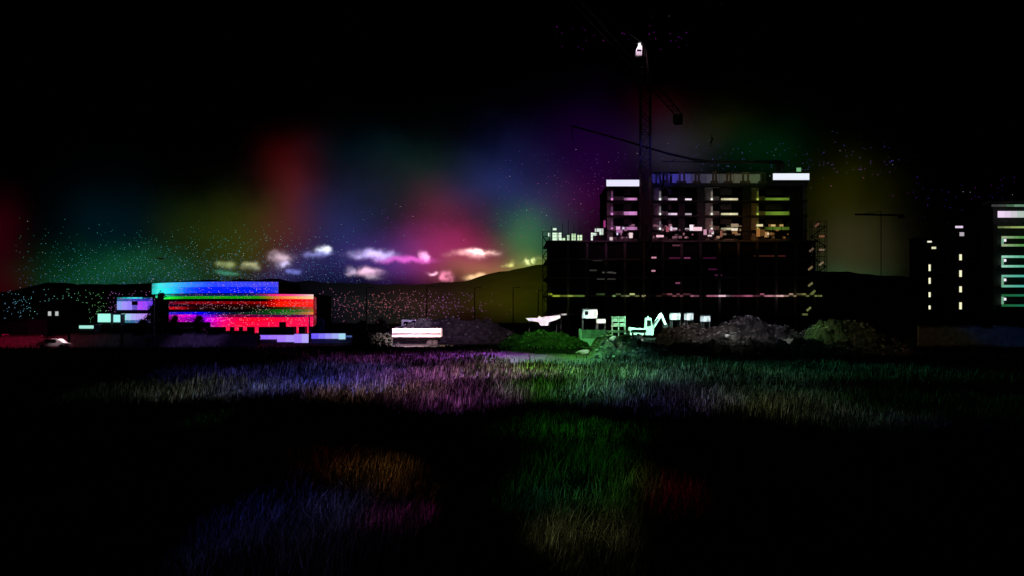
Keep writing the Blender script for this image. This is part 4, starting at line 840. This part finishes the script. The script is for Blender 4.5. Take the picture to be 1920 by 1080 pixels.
# ---------------------------------------------------------------- apartment blocks, right
def block(a, c, d, ytop, rows_, label, style):
    k = thing('apartment_block', label, 'apartment block', (X((a+c)/2, d), d+6, 0), 'dark apartment blocks on the right'); x0, x1 = X(a, d), X(c, d); zt3 = Z(ytop, d)
    box('wall', 'mesh', k, x0, x1, d, d+2.4, 0, zt3); box('rear_wing', 'mesh', k, x0+4.5, x1, d+2.42, d+12, 0, zt3-.3); box('roof', 'steel', k, x0-.3, x1+.3, d-.3, d+2.6, zt3+.01, zt3+.25)
    for r in rows_:
        z1, z0 = Z(r[0], d), Z(r[1], d)
        if style == 0:
            box('stair_window', 'lit', k, x0+r[2], x0+r[2]+.42, d-.08, d-.01, z0, z1, lin((250, 250, 205))); box('window_frame', 'steel', k, x0+r[2]-.06, x0+r[2]+.48, d-.12, d-.01, z0-.1, z0-.01)
            box('balcony_slab', 'concrete', k, x0+r[2]-.1, x0+r[2]+2.6, d-1.0, d-.02, z0-.35, z0-.2)
            for q in range(4): box('window', 'dark_glass', k, x0+2.0+q*1.9, x0+3.2+q*1.9, d-.06, d-.01, z0+.1, z1+.2) if x0+3.2+q*1.9 < x1 else None
        else:
            W0 = X(1871, d); W1 = X(1935, d); st = r[2]
            g = lambda t: lin(tuple(u*(1-t)+v*t for u, v in zip(st[0], st[1])))
            for q in range(6):
                u0 = W0+(W1-W0)*q/6; u1 = W0+(W1-W0)*(q+1)/6-.03
                box('balcony_edge_light', 'lit', k, u0, u1, d-1.1, d-1.0, z1-.34, z1, g(q/5));  # slab edges give off their own colour
                if not (r[3] and q > 2 and False): box('balcony_edge_light', 'lit', k, u0, u1, d-1.1, d-1.0, z0, z0+.34, g(q/5))
            box('balcony_slab', 'concrete', k, W0, W1, d-.98, d-.02, z0+.02, z0+.25)
            box('corner_light', 'lit', k, W0-.02, W0+.3, d-1.1, d-1.0, z0+.36, z1-.36, lin((110, 160, 130)))
            box('stair_window', 'lit', k, W0+.32, W0+.62, d-.5, d-.4, z0+.45, z1-.36, lin((225, 250, 235))); box('lamp_face', 'lit', k, W0+.63, W0+1.0, d-.5, d-.4, (z0+z1)/2, (z0+z1)/2+.4, lin((250, 245, 255)))
    return k
block(1715, 1775, 186, 448, [(496, 508, 2.9), (521, 532, 2.9), (548, 557, 2.9), (573, 580, 2.9)], 'farthest and lowest dark apartment block with a column of yellow windows', 0)
block(1782, 1858, 160, 418, [(477, 488, 1.6), (507, 519, 1.6), (537, 548, 1.6), (567, 580, 1.6)], 'middle dark apartment block with a column of white stair windows', 0)
NB = block(1862, 2060, 135, 380, [(444, 463, ((150, 170, 130), (40, 125, 40)), 0), (480, 502, ((150, 210, 185), (60, 160, 120)), 0), (516, 539, ((110, 180, 155), (50, 165, 150)), 0), (552, 575, ((30, 95, 55), (20, 110, 85)), 0)], 'nearest dark apartment block with green edged balconies at the right edge', 1)
for q in range(6):
    u0 = X(1857+q*14, 134); box('eaves_light', 'lit', NB, u0, u0+1.1, 133.6, 133.7, Z(388, 134), Z(384, 134), lin(((60, 58, 60), (64, 70, 64), (70, 100, 76), (100, 140, 112), (95, 135, 110), (90, 130, 100))[q]))
    u0 = X(1870+q*12, 134); box('roof_sign_panel', 'lit', NB, u0, u0+.95, 133.8, 133.9, Z(408, 134), Z(396, 134), lin(((240, 215, 245), (225, 205, 230), (205, 200, 208), (180, 195, 185), (160, 185, 168), (160, 185, 168))[q]))
    box('roof_edge_light', 'lit', NB, u0, u0+.95, 133.8, 133.9, Z(428, 134), Z(424.5, 134), lin(((100, 110, 70), (120, 135, 80), (140, 160, 90), (145, 170, 100), (145, 170, 100), (145, 170, 100))[q]))
for (px, y0, y1, d, col) in [(1737, 452, 455, 186, (250, 248, 225)), (1745, 463, 467, 186, (225, 225, 180)), (1789, 424, 428, 160, (225, 205, 235)), (1797, 436, 443, 160, (175, 168, 175))]:
    k = thing('roof_lamp', 'small bright lamp near the roof of the %s apartment block, %s one' % ('farthest' if d > 170 else 'middle', 'upper' if y0 in (452, 424) else 'lower'), 'lamp', (X(px, d), d, Z(y1, d)), 'lamps under the roofs of the dark blocks')
    w = 14 if y0 == 424 else 8; box('lamp_face', 'lit', k, X(px, d), X(px+w, d), d-.5, d-.42, Z(y1, d), Z(y0, d), lin(col)); box('lamp_back', 'steel', k, X(px, d), X(px+w, d), d-.41, d-.02, Z(y1, d)-.05, Z(y0, d)+.05)
# far crane behind, right
FC = thing('distant_crane', 'small far away crane with a level jib beyond the hills at right', 'crane', (X(1650, 420), 420, 0)); fd = 420
bar('mast', 'steel', FC, (X(1652, fd), fd, 0), (X(1652, fd), fd, Z(396, fd)), .28); bar('jib', 'steel', FC, (X(1603, fd), fd, Z(402, fd)), (X(1695, fd), fd, Z(403.5, fd)), .8); box('counterweight', 'concrete', FC, X(1685, fd), X(1695, fd), fd-1, fd+1, Z(409, fd), Z(404, fd)); bar('tie_rod', 'steel', FC, (X(1652, fd), fd, Z(396, fd)), (X(1615, fd), fd, Z(402, fd)), .25)
RL = thing('roof_lamp', 'small green lamp standing on the higher right roof light box', 'lamp', (bx(1500), D+1.2, bz(324))); box('post', 'steel', RL, bx(1499), bx(1501), D+1.1, D+1.3, bz(324)+.1, bz(320)); box('lamp_face', 'lit', RL, bx(1497), bx(1505), D+1.0, D+1.2, bz(320)+.01, bz(313), lin((110, 170, 115)))
# bird
bd = 120; b = MB(); bm = b.bm; x = X(302, bd); z = Z(485, bd)
def tri(*p): bm.faces.new([bm.verts.new(q) for q in p])
b.bar((x-.35, bd, z-.05), (x+.35, bd, z+.03), .14)
for s in (-1, 1):
    b.bar((x, bd, z+.02), (x+s*.55, bd+s*.3, z+.18), .09); b.bar((x+s*.55, bd+s*.3, z+.18), (x+s*1.0, bd+s*.4, z+.05+s*.2), .06)
o = tag(b.build('bird', 'rubber'), 'dark bird flying in the sky above the rainbow building', 'bird')
o2 = o.copy(); COL.objects.link(o2); o2['label'] = 'dark bird flying above the concrete placing boom'; o2.rotation_euler = (0, math.radians(-70), 0)
c0 = Vector((x, bd, z)); c0.rotate(o2.rotation_euler); o2.location = Vector((X(1335, bd), bd, Z(263, bd)))-c0; o['group'] = o2['group'] = 'birds in the sky'
